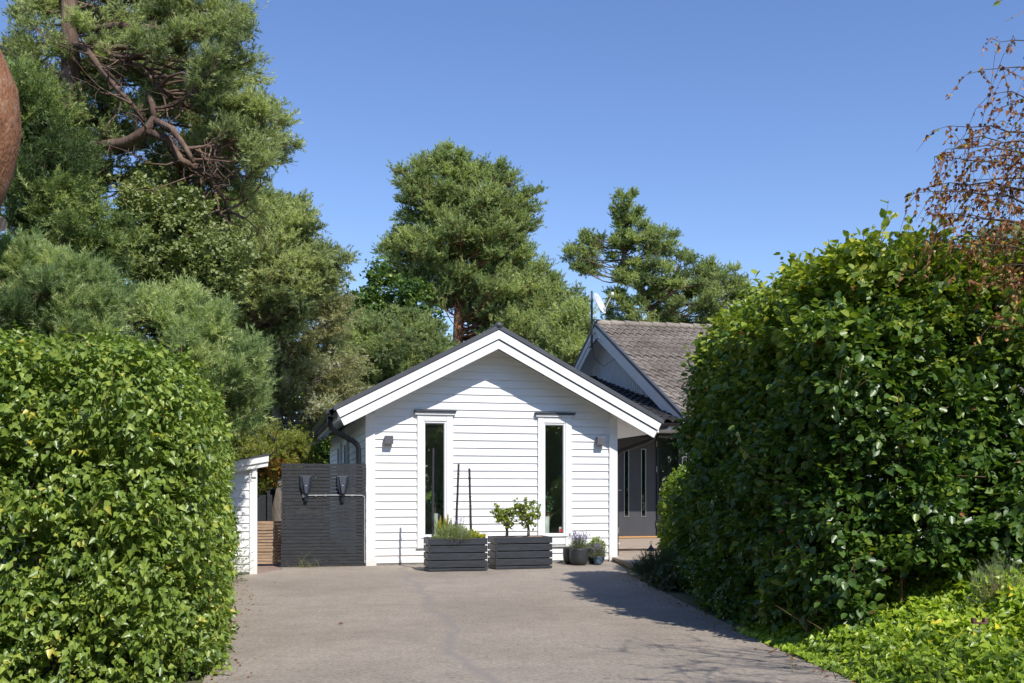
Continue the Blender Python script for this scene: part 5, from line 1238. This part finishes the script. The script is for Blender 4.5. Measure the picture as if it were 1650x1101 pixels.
b.build('branches', BK['grey'], t); V, FA, T = leaf_geo(np.array(SPp), np.array(SDp) + RNG.normal(size=(len(SPp), 3)) * .1, RNG.normal(size=(len(SPp), 3)), np.full(len(SPp), .04), 'birch'); fast_mesh('crown', V, FA, T, LM['birch'], t)
# the wooded gardens across the street, behind the viewpoint (seen in the window panes)
r = np.random.default_rng(77); PP = []
for x in np.arange(-34, 36, 3.2):
    cx, cy, hh_ = x + r.normal() * .8, -15 - abs(r.normal()) * 3 + abs(x) * .25, r.uniform(6.5, 11)
    m = 2600; q = r.normal(size=(m, 3)); q = nrm(q) * r.random((m, 1)) ** .4; q = q * np.array([2.6, 2.2, hh_ * .5]) * (1 + .25 * lump(q, 3, int(x * 3) + 200))[:, None]; PP.append(q + np.array([cx, cy, hh_ * .5]))
PP = np.concatenate(PP); m = len(PP)
V, FA, T = leaf_geo(PP, r.normal(size=(m, 3)), r.normal(size=(m, 3)) + np.array([0, .5, .5]), .28 + .2 * r.random(m), 'oval', tone=np.clip(.4 + .3 * lump(PP, .8, 5), 0, 1))
o = fast_mesh('distant_wood', V, FA, T, LM['decid'], None, 4); tag(o, 'belt of leafy trees across the street behind the viewpoint', 'trees', kind='stuff')

r = np.random.default_rng(78); PP = []
for x in np.arange(-70, 70, 5.):
    q = r.normal(size=(2200, 3)); q = nrm(q) * r.random((2200, 1)) ** .4; hh_ = r.uniform(5, 8.5); q = q * np.array([4.2, 3, hh_ * .5]) * (1 + .25 * lump(q, 3, int(x) + 300))[:, None]; PP.append(q + np.array([x + r.normal(), 62 + abs(x) * -.2 + r.normal() * 2, hh_ * .45]))
PP = np.concatenate(PP); PP[:, 2] = np.maximum(PP[:, 2], .1); m = len(PP)
V, FA, T = leaf_geo(PP, r.normal(size=(m, 3)), r.normal(size=(m, 3)) + np.array([0, -.5, .5]), .35 + .25 * r.random(m), 'oval', tone=np.clip(.45 + .3 * lump(PP, .5, 6), 0, 1))
o = fast_mesh('far_wood', V, FA, T, LM['decid'], None, 4); tag(o, 'far line of trees closing the view beyond the gardens behind the house', 'trees', kind='stuff')
# ================================================================ LIGHT, SKY, CAMERA
SUN_EL = math.radians(46.5); S = Vector((.509 * math.cos(SUN_EL), -.861 * math.cos(SUN_EL), math.sin(SUN_EL))).normalized()
w = bpy.data.worlds.new('World'); SC.world = w; w.use_nodes = True; nt = w.node_tree; nt.nodes.clear()
sky = nt.nodes.new('ShaderNodeTexSky'); sky.sky_type = 'NISHITA'; sky.sun_disc = False; sky.sun_elevation = SUN_EL; sky.sun_rotation = math.atan2(S.x, S.y)
sky.altitude = 0; sky.air_density = 1.0; sky.dust_density = .0; sky.ozone_density = 2.6
bg = nt.nodes.new('ShaderNodeBackground'); bg.inputs[1].default_value = .145; o = nt.nodes.new('ShaderNodeOutputWorld'); hs = nt.nodes.new('ShaderNodeHueSaturation'); hs.inputs['Saturation'].default_value = 1.12; hs.inputs['Hue'].default_value = .512; nt.links.new(sky.outputs[0], hs.inputs['Color']); nt.links.new(hs.outputs[0], bg.inputs[0]); nt.links.new(bg.outputs[0], o.inputs[0])
sl = bpy.data.lights.new('sun', 'SUN'); sl.energy = 4.5; sl.angle = math.radians(.53); sl.color = (1, .955, .89)
so = bpy.data.objects.new('sun', sl); COL.objects.link(so); so.rotation_euler = (-S).to_track_quat('-Z', 'Y').to_euler(); so.location = (10, -15, 20)
cam = bpy.data.cameras.new('camera'); cam.lens = 36; cam.sensor_width = 36; cam.shift_y = (HY - 550.5) / 1650; cam.clip_end = 4000; cam.clip_start = .05
co = bpy.data.objects.new('camera', cam); COL.objects.link(co); co.location = (0, 0, EYE); co.rotation_euler = (PI / 2, 0, 0); SC.camera = co
SC.view_settings.view_transform = 'Standard'; SC.view_settings.look = 'None'; SC.view_settings.exposure = 0.30; SC.view_settings.gamma = 1
SC.render.resolution_x = 1024; SC.render.resolution_y = 683
